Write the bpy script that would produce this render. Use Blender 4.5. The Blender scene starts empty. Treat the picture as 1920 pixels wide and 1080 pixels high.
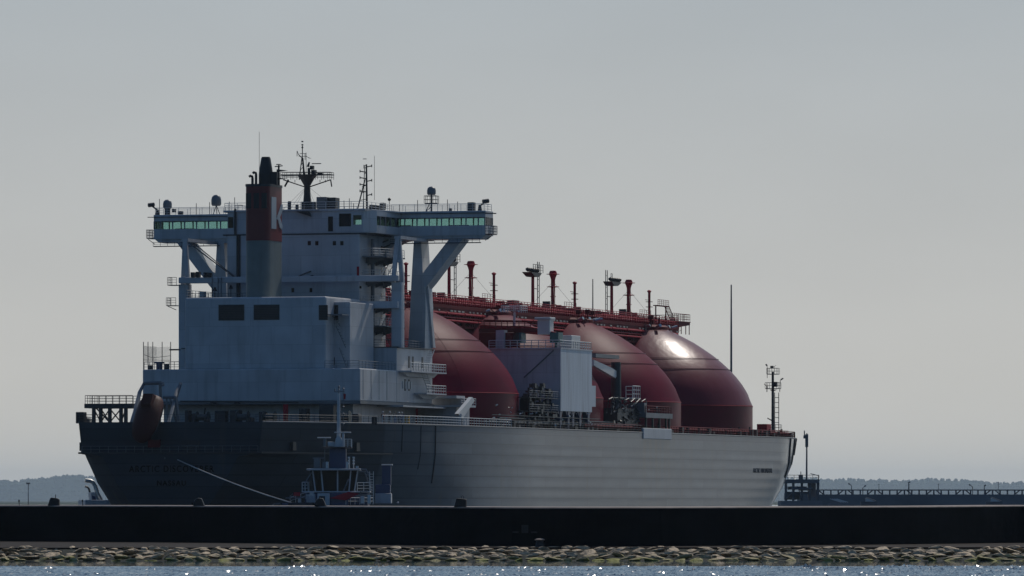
import bpy, bmesh, math, random
import numpy as np
from mathutils import Vector, Matrix
random.seed(7)
S = bpy.context.scene
C = S.collection
R = math.radians

# ---------------------------------------------------------------- camera
FPX, YH, HC = 12221.9, 938.6, 4.5           # focal length in px of the 1920 px frame, horizon row, eye height
cam_d = bpy.data.cameras.new('camera'); cam = bpy.data.objects.new('camera', cam_d); C.objects.link(cam)
cam_d.sensor_width = 36; cam_d.lens = FPX/1920*36; cam_d.clip_start = 5; cam_d.clip_end = 90000
cam_d.shift_y = (YH-540)/1920
cam.location = (0, 0, HC); cam.rotation_euler = (R(90), 0, 0)
S.camera = cam
# ---------------------------------------------------------------- sky and sun
SUN_EL, SUN_AZ = 46.0, 27.0                      # azimuth to the right of the view direction
W = bpy.data.worlds.new('World'); S.world = W; W.use_nodes = True
nt = W.node_tree; nt.nodes.clear()
def wn(t, **k):
    n = nt.nodes.new(t)
    for a, b in k.items(): setattr(n, a, b)
    return n
sky = wn('ShaderNodeTexSky', sky_type='NISHITA', sun_disc=False, sun_elevation=R(SUN_EL), sun_rotation=R(SUN_AZ), air_density=1.0, dust_density=2.5, ozone_density=2.0)
geo = wn('ShaderNodeTexCoord'); sep = wn('ShaderNodeSeparateXYZ')
nt.links.new(geo.outputs['Generated'], sep.inputs[0])
# how far a direction looks towards the sun's side: the misty sky is bright there and deep opposite
dotn = wn('ShaderNodeVectorMath', operation='DOT_PRODUCT'); nt.links.new(geo.outputs['Generated'], dotn.inputs[0])
dotn.inputs[1].default_value = (math.sin(R(SUN_AZ)), math.cos(R(SUN_AZ)), 0)
side = wn('ShaderNodeMapRange', interpolation_type='SMOOTHSTEP'); nt.links.new(dotn.outputs['Value'], side.inputs[0])
side.inputs[1].default_value = 0.30; side.inputs[2].default_value = 0.86; side.inputs[3].default_value = 0.0; side.inputs[4].default_value = 1.0
hs = wn('ShaderNodeHueSaturation'); nt.links.new(sky.outputs[0], hs.inputs['Color']); hs.inputs['Saturation'].default_value = 1.32; hs.inputs['Value'].default_value = 0.58
# misty veil over the lower sky on the sun's side
ramp = wn('ShaderNodeValToRGB'); nt.links.new(sep.outputs['Z'], ramp.inputs[0])
ramp.color_ramp.elements[0].position = 0.0; ramp.color_ramp.elements[0].color = (0.61, 0.585, 0.53, 1)
ramp.color_ramp.elements[1].position = 0.5; ramp.color_ramp.elements[1].color = (0.24, 0.35, 0.47, 1)
e = ramp.color_ramp.elements.new(0.035); e.color = (0.505, 0.508, 0.492, 1)
e = ramp.color_ramp.elements.new(0.22); e.color = (0.285, 0.385, 0.48, 1)
e = ramp.color_ramp.elements.new(0.08); e.color = (0.400, 0.438, 0.462, 1)
sc_ = wn('ShaderNodeVectorMath', operation='SCALE'); nt.links.new(ramp.outputs[0], sc_.inputs[0])
cmap = wn('ShaderNodeMapping'); cmap.inputs['Scale'].default_value = (9, 9, 26); nt.links.new(geo.outputs['Generated'], cmap.inputs[0])
cloud = wn('ShaderNodeTexNoise'); cloud.inputs['Scale'].default_value = 1.6; cloud.inputs['Detail'].default_value = 3; nt.links.new(cmap.outputs[0], cloud.inputs[0])
cr_ = wn('ShaderNodeMapRange'); nt.links.new(cloud.outputs['Fac'], cr_.inputs[0]); cr_.inputs[1].default_value = .3; cr_.inputs[2].default_value = .7; cr_.inputs[3].default_value = 10.05; cr_.inputs[4].default_value = 10.65; nt.links.new(cr_.outputs[0], sc_.inputs['Scale'])
mix = wn('ShaderNodeMixRGB'); nt.links.new(side.outputs[0], mix.inputs[0]); dp = wn('ShaderNodeVectorMath', operation='MULTIPLY'); nt.links.new(hs.outputs[0], dp.inputs[0]); dp.inputs[1].default_value = (0.86, 1.0, 1.13)
nt.links.new(dp.outputs[0], mix.inputs[1]); nt.links.new(sc_.outputs[0], mix.inputs[2])
bg = wn('ShaderNodeBackground'); bg.inputs['Strength'].default_value = 0.10
out = wn('ShaderNodeOutputWorld'); nt.links.new(mix.outputs[0], bg.inputs[0]); nt.links.new(bg.outputs[0], out.inputs[0])
sl = bpy.data.lights.new('sun', 'SUN'); sl.energy = 2.0; sl.angle = R(0.5); sl.color = (1.0, 0.93, 0.84)
sun = bpy.data.objects.new('sun', sl); C.objects.link(sun)
sd = Vector((math.sin(R(SUN_AZ))*math.cos(R(SUN_EL)), math.cos(R(SUN_AZ))*math.cos(R(SUN_EL)), math.sin(R(SUN_EL))))
sun.rotation_euler = sd.to_track_quat('Z', 'Y').to_euler(); sun.location = (300, 300, 300)
S.view_settings.view_transform = 'Standard'; S.view_settings.look = 'None'; S.view_settings.gamma = 1; S.view_settings.exposure = 0.0
S.render.engine = 'CYCLES'
S.cycles.max_bounces = 6; S.cycles.transparent_max_bounces = 24; S.cycles.volume_bounces = 0

# ---------------------------------------------------------------- materials
MATS = {}
def mat(name, col, rough=0.5, metal=0.0, var=0.25, vscale=(0.3, 0.3, 0.3), streak=0.0, streak_col=(0.10, 0.045, 0.025), bump=0.0, bscale=(1, 1, 1), spec=0.5, coat=0.0):
    m = bpy.data.materials.new(name); m.use_nodes = True; MATS[name] = m
    t = m.node_tree; L = t.links; b = t.nodes['Principled BSDF']
    tc = t.nodes.new('ShaderNodeTexCoord')
    def noise(scale, s=1.0, detail=4):
        mp = t.nodes.new('ShaderNodeMapping'); mp.inputs['Scale'].default_value = scale; L.new(tc.outputs['Object'], mp.inputs[0])
        n = t.nodes.new('ShaderNodeTexNoise'); n.inputs['Scale'].default_value = s; n.inputs['Detail'].default_value = detail; L.new(mp.outputs[0], n.inputs[0]); return n
    n = noise(vscale)
    mr = t.nodes.new('ShaderNodeMapRange'); L.new(n.outputs['Fac'], mr.inputs[0]); mr.inputs[1].default_value = 0.3; mr.inputs[2].default_value = 0.7
    mr.inputs[3].default_value = 1-var; mr.inputs[4].default_value = 1+var*0.6
    vm = t.nodes.new('ShaderNodeVectorMath'); vm.operation = 'SCALE'; vm.inputs[0].default_value = col; L.new(mr.outputs[0], vm.inputs['Scale'])
    src = vm.outputs[0]
    if streak > 0:
        n2 = noise((1.1, 1.1, 0.10), 1.0, 5)
        m2 = t.nodes.new('ShaderNodeMapRange'); L.new(n2.outputs['Fac'], m2.inputs[0]); m2.inputs[1].default_value = 0.52; m2.inputs[2].default_value = 0.78; m2.inputs[4].default_value = streak
        mx = t.nodes.new('ShaderNodeMixRGB'); L.new(m2.outputs[0], mx.inputs[0]); L.new(src, mx.inputs[1]); mx.inputs[2].default_value = (*streak_col, 1); src = mx.outputs[0]
    L.new(src, b.inputs['Base Color'])
    b.inputs['Roughness'].default_value = rough; b.inputs['Metallic'].default_value = metal; b.inputs['Specular IOR Level'].default_value = spec
    b.inputs['Coat Weight'].default_value = coat
    if bump > 0:
        n3 = noise(bscale, 1.0, 3); bp = t.nodes.new('ShaderNodeBump'); bp.inputs['Strength'].default_value = 1.0; bp.inputs['Distance'].default_value = bump
        L.new(n3.outputs['Fac'], bp.inputs['Height']); L.new(bp.outputs[0], b.inputs['Normal'])
    return m
WHITE = mat('white_paint', (0.50, 0.51, 0.52), 0.45, var=0.12, streak=0.28, bump=0.04, bscale=(0.5, 0.5, 0.25))
WHITE2 = mat('white_paint_rail', (0.60, 0.60, 0.58), 0.4, var=0.05)
def seams(m, bw_, bh):
    t = m.node_tree; L = t.links; b = t.nodes['Principled BSDF']; tc = t.nodes.new('ShaderNodeTexCoord'); sp = t.nodes.new('ShaderNodeSeparateXYZ'); L.new(tc.outputs['Object'], sp.inputs[0])
    ad = t.nodes.new('ShaderNodeMath'); L.new(sp.outputs['X'], ad.inputs[0]); L.new(sp.outputs['Y'], ad.inputs[1]); cx = t.nodes.new('ShaderNodeCombineXYZ'); L.new(ad.outputs[0], cx.inputs[0]); L.new(sp.outputs['Z'], cx.inputs[1])
    bk = t.nodes.new('ShaderNodeTexBrick'); L.new(cx.outputs[0], bk.inputs[0]); bk.inputs['Scale'].default_value = 1; bk.inputs['Brick Width'].default_value = bw_; bk.inputs['Row Height'].default_value = bh
    bk.inputs['Mortar Size'].default_value = .05; bk.inputs['Mortar Smooth'].default_value = .4; bk.inputs['Color1'].default_value = (.92, .92, .92, 1); bk.inputs['Color2'].default_value = (1.06, 1.06, 1.06, 1); bk.inputs['Mortar'].default_value = (.84, .83, .82, 1)
    src = b.inputs['Base Color'].links[0].from_socket; mx = t.nodes.new('ShaderNodeMixRGB'); mx.blend_type = 'MULTIPLY'; mx.inputs[0].default_value = 1; L.new(src, mx.inputs[1]); L.new(bk.outputs['Color'], mx.inputs[2]); L.new(mx.outputs[0], b.inputs['Base Color'])
seams(WHITE, 6.3, 2.7)
CORR = mat('streaked_white_paint', (0.60, 0.64, 0.67), 0.5, var=0.15, vscale=(1.2, 1.2, 0.08), streak=0.35, bump=0.05, bscale=(1.6, 1.6, 0.05))
TANKW = mat('weathered_red_tank_paint', (0.145, 0.005, 0.024), 0.45, var=0.22, vscale=(0.10, 0.10, 0.05), streak=0.25, streak_col=(0.12, 0.02, 0.03), bump=0.03, bscale=(0.35, 0.35, 0.35), spec=0.03)
REDTANK = mat('red_tank_paint', (0.145, 0.005, 0.022), 0.31, var=0.18, vscale=(0.12, 0.12, 0.06), bump=0.05, bscale=(0.5, 0.5, 0.25), spec=0.12)
RED = mat('red_paint', (0.40, 0.018, 0.035), 0.5, var=0.2, spec=0.12)
SKIRT = mat('glossy_red_skirt_paint', (0.15, 0.005, 0.022), 0.36, var=0.12, spec=.07)
seams(TANKW, 9, 3.1)
REDM = mat('dull_red_paint', (0.15, 0.012, 0.018), 0.65, var=0.3, spec=0.12)
FUNRED = mat('funnel_red_paint', (0.16, 0.015, 0.015), 0.5, var=0.12)
DARK = mat('dark_grey_steel', (0.035, 0.037, 0.04), 0.5, var=0.3)
BLACK = mat('black_paint', (0.012, 0.012, 0.014), 0.5, var=0.2)
GREY = mat('grey_paint', (0.16, 0.17, 0.18), 0.5, var=0.2)
DECKM = mat('deck_green_grey', (0.05, 0.045, 0.045), 0.6, var=0.3)
TEAL = mat('teal_paint', (0.03, 0.12, 0.12), 0.5)
BLUE = mat('dark_blue_paint', (0.03, 0.05, 0.12), 0.4, var=0.15)
ORANGE = mat('orange_red_gelcoat', (0.06, 0.007, 0.005), 0.6, var=0.1, spec=0.2)
YELLOW = mat('yellow_paint', (0.6, 0.32, 0.05), 0.5)
CREAM = mat('cream_insulation', (0.45, 0.42, 0.36), 0.5, var=0.3)
STEEL = mat('polished_steel', (0.55, 0.53, 0.5), 0.3, metal=0.9, var=0.1)
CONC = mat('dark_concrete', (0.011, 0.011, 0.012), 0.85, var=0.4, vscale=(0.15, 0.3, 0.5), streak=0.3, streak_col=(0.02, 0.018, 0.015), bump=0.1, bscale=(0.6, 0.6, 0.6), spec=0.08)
COPING = mat('worn_coping_concrete', (0.30, 0.24, 0.20), 0.8, var=0.35, vscale=(0.2, 1, 1))
APRON = mat('brown_stained_concrete', (0.034, 0.025, 0.02), 0.85, var=0.5, vscale=(0.15, 0.4, 1), bump=0.08, spec=0.1)
JETM = mat('jetty_concrete', (0.20, 0.20, 0.21), 0.8, var=0.3, vscale=(0.05, 0.1, 0.1))
JETS = mat('jetty_steel', (0.12, 0.12, 0.13), 0.6)
SKIN = mat('skin', (0.45, 0.28, 0.2), 0.5, var=0.05)
def clothes(n, c): return mat(n, c, 0.85, var=0.15, vscale=(3, 3, 3))
ROPE = mat('pale_rope', (0.5, 0.48, 0.44), 0.7)

def hull_mat():
    m = mat('hull_grey_paint', (0.13, 0.142, 0.15), 0.27, var=0.0)
    t = m.node_tree; L = t.links; b = t.nodes['Principled BSDF']; tc = t.nodes.new('ShaderNodeTexCoord')
    sp = t.nodes.new('ShaderNodeSeparateXYZ'); L.new(tc.outputs['Object'], sp.inputs[0])
    def noise(scale, detail=4, rough=0.5):
        mp = t.nodes.new('ShaderNodeMapping'); mp.inputs['Scale'].default_value = scale; L.new(tc.outputs['Object'], mp.inputs[0])
        n = t.nodes.new('ShaderNodeTexNoise'); n.inputs['Scale'].default_value = 1; n.inputs['Detail'].default_value = detail; n.inputs['Roughness'].default_value = rough; L.new(mp.outputs[0], n.inputs[0]); return n
    def rng(src, a, b_, c, d):
        r = t.nodes.new('ShaderNodeMapRange'); L.new(src, r.inputs[0]); r.inputs[1].default_value = a; r.inputs[2].default_value = b_; r.inputs[3].default_value = c; r.inputs[4].default_value = d; return r.outputs[0]
    def mth(op, a, b_):
        n = t.nodes.new('ShaderNodeMath'); n.operation = op
        for i, q in enumerate((a, b_)):
            if isinstance(q, (int, float)): n.inputs[i].default_value = q
            else: L.new(q, n.inputs[i])
        return n.outputs[0]
    bands = noise((0.012, 0.012, 0.75), 2)           # long shallow dents between the stringers
    cx = t.nodes.new('ShaderNodeCombineXYZ'); L.new(sp.outputs['X'], cx.inputs[0]); L.new(sp.outputs['Z'], cx.inputs[1])
    bk = t.nodes.new('ShaderNodeTexBrick'); L.new(cx.outputs[0], bk.inputs[0]); bk.inputs['Scale'].default_value = 1; bk.inputs['Brick Width'].default_value = 23; bk.inputs['Row Height'].default_value = 1.613; bk.offset = .37
    bk.inputs['Mortar Size'].default_value = 0.10; bk.inputs['Mortar Smooth'].default_value = .3; bk.inputs['Color1'].default_value = (.86, .87, .88, 1); bk.inputs['Color2'].default_value = (1.1, 1.1, 1.1, 1); bk.inputs['Mortar'].default_value = (.72, .72, .72, 1)
    patch = noise((0.05, 0.05, 0.12), 5, 0.6)
    cells = noise((0.16, 0.16, 0.5), 4)
    val = mth('MULTIPLY', rng(bands.outputs['Fac'], 0.3, 0.7, 0.97, 1.03), rng(patch.outputs['Fac'], 0.3, 0.7, 0.85, 1.1))
    val = mth('MULTIPLY', val, rng(cells.outputs['Fac'], 0.3, 0.7, 0.88, 1.1))
    vm = t.nodes.new('ShaderNodeVectorMath'); vm.operation = 'SCALE'; vm.inputs[0].default_value = (0.126, 0.150, 0.172); L.new(val, vm.inputs['Scale'])
    stern_shade = mth('MULTIPLY', rng(mth('ADD', sp.outputs['X'], patch.outputs['Fac']), 11.8, 12.4, 0.66, 1), rng(mth('ADD', sp.outputs['X'], mth('MULTIPLY', patch.outputs['Fac'], 14)), 10, 62, 0.5, 1))  # shade on stern and quarter painted into the hull colour, fading forward
    sv = t.nodes.new('ShaderNodeVectorMath'); sv.operation = 'SCALE'; L.new(vm.outputs[0], sv.inputs[0]); L.new(stern_shade, sv.inputs['Scale']); vm = sv
    vb = t.nodes.new('ShaderNodeMixRGB'); vb.blend_type = 'MULTIPLY'; vb.inputs[0].default_value = 1; L.new(vm.outputs[0], vb.inputs[1]); L.new(bk.outputs['Color'], vb.inputs[2]); vm = vb
    # rust weeping from the manifold fender
    win = mth('MULTIPLY', rng(sp.outputs['X'], 134, 140, 0, 1), rng(sp.outputs['X'], 153, 160, 1, 0))
    win = mth('MULTIPLY', win, rng(sp.outputs['Z'], 2, 14, 0.2, 1))
    st = noise((0.5, 0.5, 0.05), 5)
    rust = mth('MULTIPLY', win, rng(st.outputs['Fac'], 0.42, 0.62, 0.05, 0.5))
    st2 = noise((0.35, 0.35, 0.03), 5)
    rust = mth('MAXIMUM', rust, rng(st2.outputs['Fac'], 0.60, 0.75, 0, 0.35))
    mx = t.nodes.new('ShaderNodeMixRGB'); L.new(rust, mx.inputs[0]); L.new(vm.outputs[0], mx.inputs[1]); mx.inputs[2].default_value = (0.15, 0.125, 0.08, 1)
    L.new(mx.outputs[0], b.inputs['Base Color']); L.new(rng(sp.outputs['X'], 20, 80, .7, .28), b.inputs['Roughness']); L.new(rng(sp.outputs['X'], 20, 80, .22, .5), b.inputs['Specular IOR Level'])
    wob = noise((0.03, 0.03, 0.02), 2)
    saw = mth('SINE', mth('ADD', mth('MULTIPLY', sp.outputs['Z'], 3.896), mth('MULTIPLY', wob.outputs['Fac'], 0.8)), 0)
    amp = mth('MULTIPLY', rng(noise((0.03, 0.03, 0.02), 3).outputs['Fac'], 0.38, 0.62, 0.35, 1.0), rng(sp.outputs['Z'], 12.2, 13.2, 1, 0.08))
    amp = mth('MULTIPLY', amp, rng(sp.outputs['X'], 40, 75, 0.15, 1))
    bowf = rng(sp.outputs['X'], 226, 232, 1, 0)
    h = mth('ADD', mth('MULTIPLY', bands.outputs['Fac'], .08), mth('MULTIPLY', mth('MULTIPLY', saw, amp), 0.085))
    bp = t.nodes.new('ShaderNodeBump'); bp.inputs['Distance'].default_value = 0.20; bp.inputs['Strength'].default_value = 1
    ct = mth('MULTIPLY', mth('SUBTRACT', 1.0, bowf), 0.9); L.new(ct, b.inputs['Coat Weight']); b.inputs['Coat Roughness'].default_value = .12
    h = mth('MULTIPLY', h, bowf); L.new(h, bp.inputs['Height']); L.new(bp.outputs[0], b.inputs['Normal'])
    return m
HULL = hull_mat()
NAMEM = mat('faded_name_paint', (0.004, 0.0045, 0.005), 0.8, var=0.2, spec=0.02)

def glass_mat(name, tint, rough=0.05):
    m = bpy.data.materials.new(name); m.use_nodes = True; t = m.node_tree; t.nodes.clear()
    o = t.nodes.new('ShaderNodeOutputMaterial'); tr = t.nodes.new('ShaderNodeBsdfTransparent'); tr.inputs[0].default_value = (*tint, 1)
    g = t.nodes.new('ShaderNodeBsdfGlossy'); g.inputs['Roughness'].default_value = rough
    f = t.nodes.new('ShaderNodeFresnel'); f.inputs[0].default_value = 1.45
    n = t.nodes.new('ShaderNodeTexNoise'); n.inputs['Scale'].default_value = 0.8; tc = t.nodes.new('ShaderNodeTexCoord'); t.links.new(tc.outputs['Object'], n.inputs[0])
    bp = t.nodes.new('ShaderNodeBump'); bp.inputs['Distance'].default_value = 0.01; t.links.new(n.outputs['Fac'], bp.inputs['Height']); t.links.new(bp.outputs[0], g.inputs['Normal'])
    mx = t.nodes.new('ShaderNodeMixShader'); t.links.new(f.outputs[0], mx.inputs[0]); t.links.new(tr.outputs[0], mx.inputs[1]); t.links.new(g.outputs[0], mx.inputs[2]); t.links.new(mx.outputs[0], o.inputs[0])
    return m
GREEN = glass_mat('green_tinted_glass', (0.68, 0.82, 0.80))
DGLASS = mat('dark_window_glass', (0.01, 0.012, 0.014), 0.08, var=0.0, spec=0.25)
NET = bpy.data.materials.new('fine_netting'); NET.use_nodes = True; t_ = NET.node_tree; t_.nodes.clear()
a_ = t_.nodes.new('ShaderNodeBsdfTransparent'); b_ = t_.nodes.new('ShaderNodeBsdfDiffuse'); b_.inputs[0].default_value = (.2, .2, .2, 1)
c_ = t_.nodes.new('ShaderNodeMixShader'); n_ = t_.nodes.new('ShaderNodeTexNoise'); n_.inputs['Scale'].default_value = 1.2; d_ = t_.nodes.new('ShaderNodeTexCoord'); t_.links.new(d_.outputs['Object'], n_.inputs[0])
e_ = t_.nodes.new('ShaderNodeMapRange'); e_.inputs[3].default_value = .05; e_.inputs[4].default_value = .22; t_.links.new(n_.outputs['Fac'], e_.inputs[0]); t_.links.new(e_.outputs[0], c_.inputs[0])
f_ = t_.nodes.new('ShaderNodeOutputMaterial'); t_.links.new(a_.outputs[0], c_.inputs[1]); t_.links.new(b_.outputs[0], c_.inputs[2]); t_.links.new(c_.outputs[0], f_.inputs[0])

# ---------------------------------------------------------------- mesh building
class MB:
    """collects shapes; a point is (u, v, w) = forward, starboard, up when ship=True, plain x, y, z otherwise"""
    def __init__(s, ship=True): s.V = []; s.F = []; s.ship = ship; s.K = []
    def add(s, vs, fs):
        o = len(s.V); s.K.append((o, len(s.F))); s.V += [tuple(v) for v in vs]; s.F += [tuple(i+o for i in f) for f in fs]; return s
    def box(s, a, b):
        (x0, y0, z0), (x1, y1, z1) = a, b
        x0, x1 = sorted((x0, x1)); y0, y1 = sorted((y0, y1)); z0, z1 = sorted((z0, z1))
        return s.add([(x, y, z) for z in (z0, z1) for y in (y0, y1) for x in (x0, x1)], [(0, 2, 3, 1), (4, 5, 7, 6), (0, 1, 5, 4), (2, 6, 7, 3), (0, 4, 6, 2), (1, 3, 7, 5)])
    def prism(s, poly, axis, t0, t1):
        """poly: 2D points in the two other axes (in order), extruded along axis 0/1/2"""
        def P(p, t): q = list(p); q.insert(axis, t); return tuple(q)
        n = len(poly); vs = [P(p, t0) for p in poly]+[P(p, t1) for p in poly]
        return s.add(vs, [tuple(range(n))[::-1], tuple(range(n, 2*n))]+[(i, (i+1) % n, n+(i+1) % n, n+i) for i in range(n)])
    def tube(s, pts, r, n=6, r1=None):
        pts = [Vector(p) for p in pts]; m = len(pts); vs = []; fs = []
        for i, p in enumerate(pts):
            d = (pts[min(i+1, m-1)]-pts[max(i-1, 0)]).normalized()
            a = d.cross(Vector((0, 0, 1)) if abs(d.z) < .9 else Vector((1, 0, 0))).normalized(); b = d.cross(a)
            rr = r if r1 is None else r+(r1-r)*i/(m-1)
            vs += [tuple(p+(a*math.cos(k*math.tau/n)+b*math.sin(k*math.tau/n))*rr) for k in range(n)]
        for i in range(m-1):
            fs += [(i*n+k, i*n+(k+1) % n, (i+1)*n+(k+1) % n, (i+1)*n+k) for k in range(n)]
        fs += [tuple(range(n))[::-1], tuple(range((m-1)*n, m*n))]
        return s.add(vs, fs)
    def lathe(s, c, prof, n=16, a0=0, a1=math.tau, cap=True):
        full = abs(a1-a0-math.tau) < 1e-6; k = n if full else n+1; vs = []; fs = []
        for r, z in prof:
            vs += [(c[0]+r*math.cos(a0+(a1-a0)*i/n), c[1]+r*math.sin(a0+(a1-a0)*i/n), c[2]+z) for i in range(k)]
        for j in range(len(prof)-1):
            for i in range(n):
                i2 = (i+1) % k; fs.append((j*k+i, j*k+i2, (j+1)*k+i2, (j+1)*k+i))
        if cap and full:
            if prof[0][0] > 1e-4: fs.append(tuple(range(k))[::-1])
            if prof[-1][0] > 1e-4: fs.append(tuple(range((len(prof)-1)*k, len(prof)*k)))
        return s.add(vs, fs)
    def torus(s, c, Rr, r, n=48, m=5):
        vs = []; fs = []
        for i in range(n):
            a = i*math.tau/n
            vs += [(c[0]+(Rr+r*math.cos(b*math.tau/m))*math.cos(a), c[1]+(Rr+r*math.cos(b*math.tau/m))*math.sin(a), c[2]+r*math.sin(b*math.tau/m)) for b in range(m)]
        for i in range(n):
            for b in range(m): fs.append((i*m+b, ((i+1) % n)*m+b, ((i+1) % n)*m+(b+1) % m, i*m+(b+1) % m))
        return s.add(vs, fs)
    def rail(s, pts, h=1.1, sp=1.6, r=0.035, bars=3, close=False):
        pts = [Vector(p) for p in pts]
        if close: pts.append(pts[0])
        for a, b in zip(pts, pts[1:]):
            L = (b-a).length; k = max(1, round(L/sp))
            for i in range(k+1):
                p = a.lerp(b, i/k); s.tube([p, p+Vector((0, 0, h))], r, 4)
            for j in range(bars):
                z = Vector((0, 0, h*(j+1)/bars)); s.tube([a+z, b+z], r*(1 if j == bars-1 else .7), 4)
        return s
    def ladder(s, a, b, wid=0.5, axis=(0, 1, 0), step=0.4, r=0.04):
        a, b = Vector(a), Vector(b); o = Vector(axis)*wid/2; s.tube([a-o, b-o], r, 4); s.tube([a+o, b+o], r, 4)
        k = int((b-a).length/step)
        for i in range(1, k): p = a.lerp(b, i/k); s.tube([p-o, p+o], r*.7, 4)
        return s
    def build(s, name, m, parent=None, smooth=False, bevel=0.0, split=False):
        if split:                      # every piece becomes a part of its own
            K = s.K+[(len(s.V), len(s.F))]; out_ = []
            for (v0, f0), (v1, f1) in zip(K, K[1:]):
                q = MB(s.ship); q.V = s.V[v0:v1]; q.F = [tuple(i-v0 for i in f) for f in s.F[f0:f1]]; out_.append(q.build(name, m, parent, smooth, bevel))
            return out_
        me = bpy.data.meshes.new(name)
        V = [(x*KU, -y, z) for x, y, z in s.V] if s.ship else s.V
        me.from_pydata(V, [], s.F)
        bm = bmesh.new(); bm.from_mesh(me)
        bmesh.ops.recalc_face_normals(bm, faces=bm.faces)
        if smooth:
            for f in bm.faces: f.smooth = True
            for e_ in bm.edges:
                if len(e_.link_faces) == 2 and e_.calc_face_angle(0) > R(32): e_.smooth = False
        bm.to_mesh(me); bm.free()
        me.materials.append(m)
        o = bpy.data.objects.new(name, me); C.objects.link(o)
        if parent: o.parent = parent
        if bevel:
            b = o.modifiers.new('bevel', 'BEVEL'); b.width = bevel; b.segments = 2; b.limit_method = 'ANGLE'
        return o
def tag(o, label=None, cat=None, group=None, kind=None):
    if label: o['label'] = label
    if cat: o['category'] = cat
    if group: o['group'] = group
    if kind: o['kind'] = kind
    return o
def empty(name, loc, rz=0, **k):
    o = bpy.data.objects.new(name, None); C.objects.link(o); o.location = loc; o.rotation_euler = (0, 0, rz); return tag(o, **k)
def copy_tree(o, parent=None):
    kids = [c for c in C.objects if c.parent == o]
    c = o.copy(); C.objects.link(c)
    if parent: c.parent = parent
    for k in kids: copy_tree(k, c)
    return c

# ---------------------------------------------------------------- the tanker's own frame
KU = 1.0   # lengthwise scale of the superstructure's working drawing
TH = R(16.947); sT, cT = math.sin(TH), math.cos(TH); SX, SY = -42.655, 923.965
def gu(px, py, u):       # a point of the photograph lying on the cross-ship plane at u
    k = (px-960)/FPX; q = u*KU; v = (k*(SY+q*cT)-SX-q*sT)/(cT+k*sT); return (u, v, HC+(YH-py)*(SY+q*cT-v*sT)/FPX)
def gv(px, py, v):       # ... on the fore-and-aft plane at v
    k = (px-960)/FPX; u = (k*(SY-v*sT)-SX-v*cT)/(sT-k*cT); return (u/KU, v, HC+(YH-py)*(SY+u*cT-v*sT)/FPX)
SHIP = empty('gas_tanker', (SX, SY, 0), math.pi/2-TH, label='huge grey-hulled gas tanker with white bridge tower and four red domed tanks', cat='ship')
def deck(u): return 15.45

# ---- hull
U = [-17, -12, -5, 5, 15, 25, 35, 50, 195, 210, 225, 233, 240, 246, 253, 260, 264, 267.5]
tbl = {  # half-breadths at each height
 -6: [0.5, 2, 5, 9, 13, 17, 20, 23, 22.5, 19, 15, 12.5, 10, 8, 5.5, 2.5, 1, 0.4],
 0: [3.0, 6, 9.5, 13.8, 17.6, 20.6, 22.6, 24.2, 24.2, 23.2, 20.8, 19.2, 16.9, 14.6, 11.5, 7, 3, 0.5],
 4: [5.8, 9.2, 13.0, 17.0, 20.2, 22.3, 23.6, 24.45, 24.45, 24.1, 22.9, 21.3, 19.4, 17.3, 14.2, 9, 4.5, 0.6],
 7: [8.0, 11.6, 15.2, 18.8, 21.5, 23.2, 24.1, 24.45, 24.45, 24.4, 23.9, 22.9, 21.3, 19.4, 16.3, 11, 6, 0.8],
 10.6: [10.0, 13.6, 17.0, 20.1, 22.4, 23.8, 24.4, 24.45, 24.45, 24.45, 24.42, 24.0, 22.8, 21.2, 18.2, 12.8, 7.5, 1.0],
 11.2: [13.1, 14.9, 17.2, 20.3, 22.6, 23.9, 24.42, 24.45, 24.45, 24.45, 24.43, 24.1, 23.0, 21.4, 18.5, 13.2, 7.9, 1.2],
 15.5: [13.6, 15.2, 17.5, 20.6, 22.8, 24.0, 24.45, 24.45, 24.45, 24.45, 24.45, 24.45, 23.6, 22.1, 19.4, 14.5, 9.0, 1.6]}
lv = sorted(tbl)
def cat(xs, ys, x):
    i = max(0, min(len(xs)-2, int(np.searchsorted(xs, x))-1)); x0, x1 = xs[i], xs[i+1]; t = (x-x0)/(x1-x0); h = x1-x0
    def sl(j):
        if j == 0: return (ys[1]-ys[0])/(xs[1]-xs[0])
        if j == len(xs)-1: return (ys[-1]-ys[-2])/(xs[-1]-xs[-2])
        a = (ys[j]-ys[j-1])/(xs[j]-xs[j-1]); b = (ys[j+1]-ys[j])/(xs[j+1]-xs[j])
        return 0 if a*b <= 0 else 2*a*b/(a+b)
    m0, m1 = sl(i)*h, sl(i+1)*h
    return (2*t**3-3*t*t+1)*ys[i]+(t**3-2*t*t+t)*m0+(-2*t**3+3*t*t)*ys[i+1]+(t**3-t*t)*m1
def hb(u, w):
    col = [cat(U, tbl[k], u) for k in lv]; return float(np.interp(w, lv, col))
us = list(np.linspace(-17, 50, 40))+list(np.linspace(60, 190, 10))+list(np.linspace(195, 267.5, 45))
ws = [-6, -3, 0, 2, 4, 5.5, 7, 8.8, 10.6, 11.2, 13.3, None]
mb = MB(); n = len(ws)
for sgn in (1, -1):
    vs = []
    for u in us:
        for w in ws:
            ww = deck(u) if w is None else w
            vs.append((u, sgn*hb(u, min(ww, 15.5)), ww))
    fs = [(i*n+j, (i+1)*n+j, (i+1)*n+j+1, i*n+j+1) for i in range(len(us)-1) for j in range(n-1)]
    mb.add(vs, fs)
m_ = len(us)*n
for i in (0, len(us)-1): mb.F += [(i*n+j, i*n+j+1, m_+i*n+j+1, m_+i*n+j) for j in range(n-1)]
mb.F += [(i*n, (i+1)*n, m_+(i+1)*n, m_+i*n) for i in range(len(us)-1)]
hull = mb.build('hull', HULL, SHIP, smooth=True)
mb = MB(); vs = []
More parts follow.
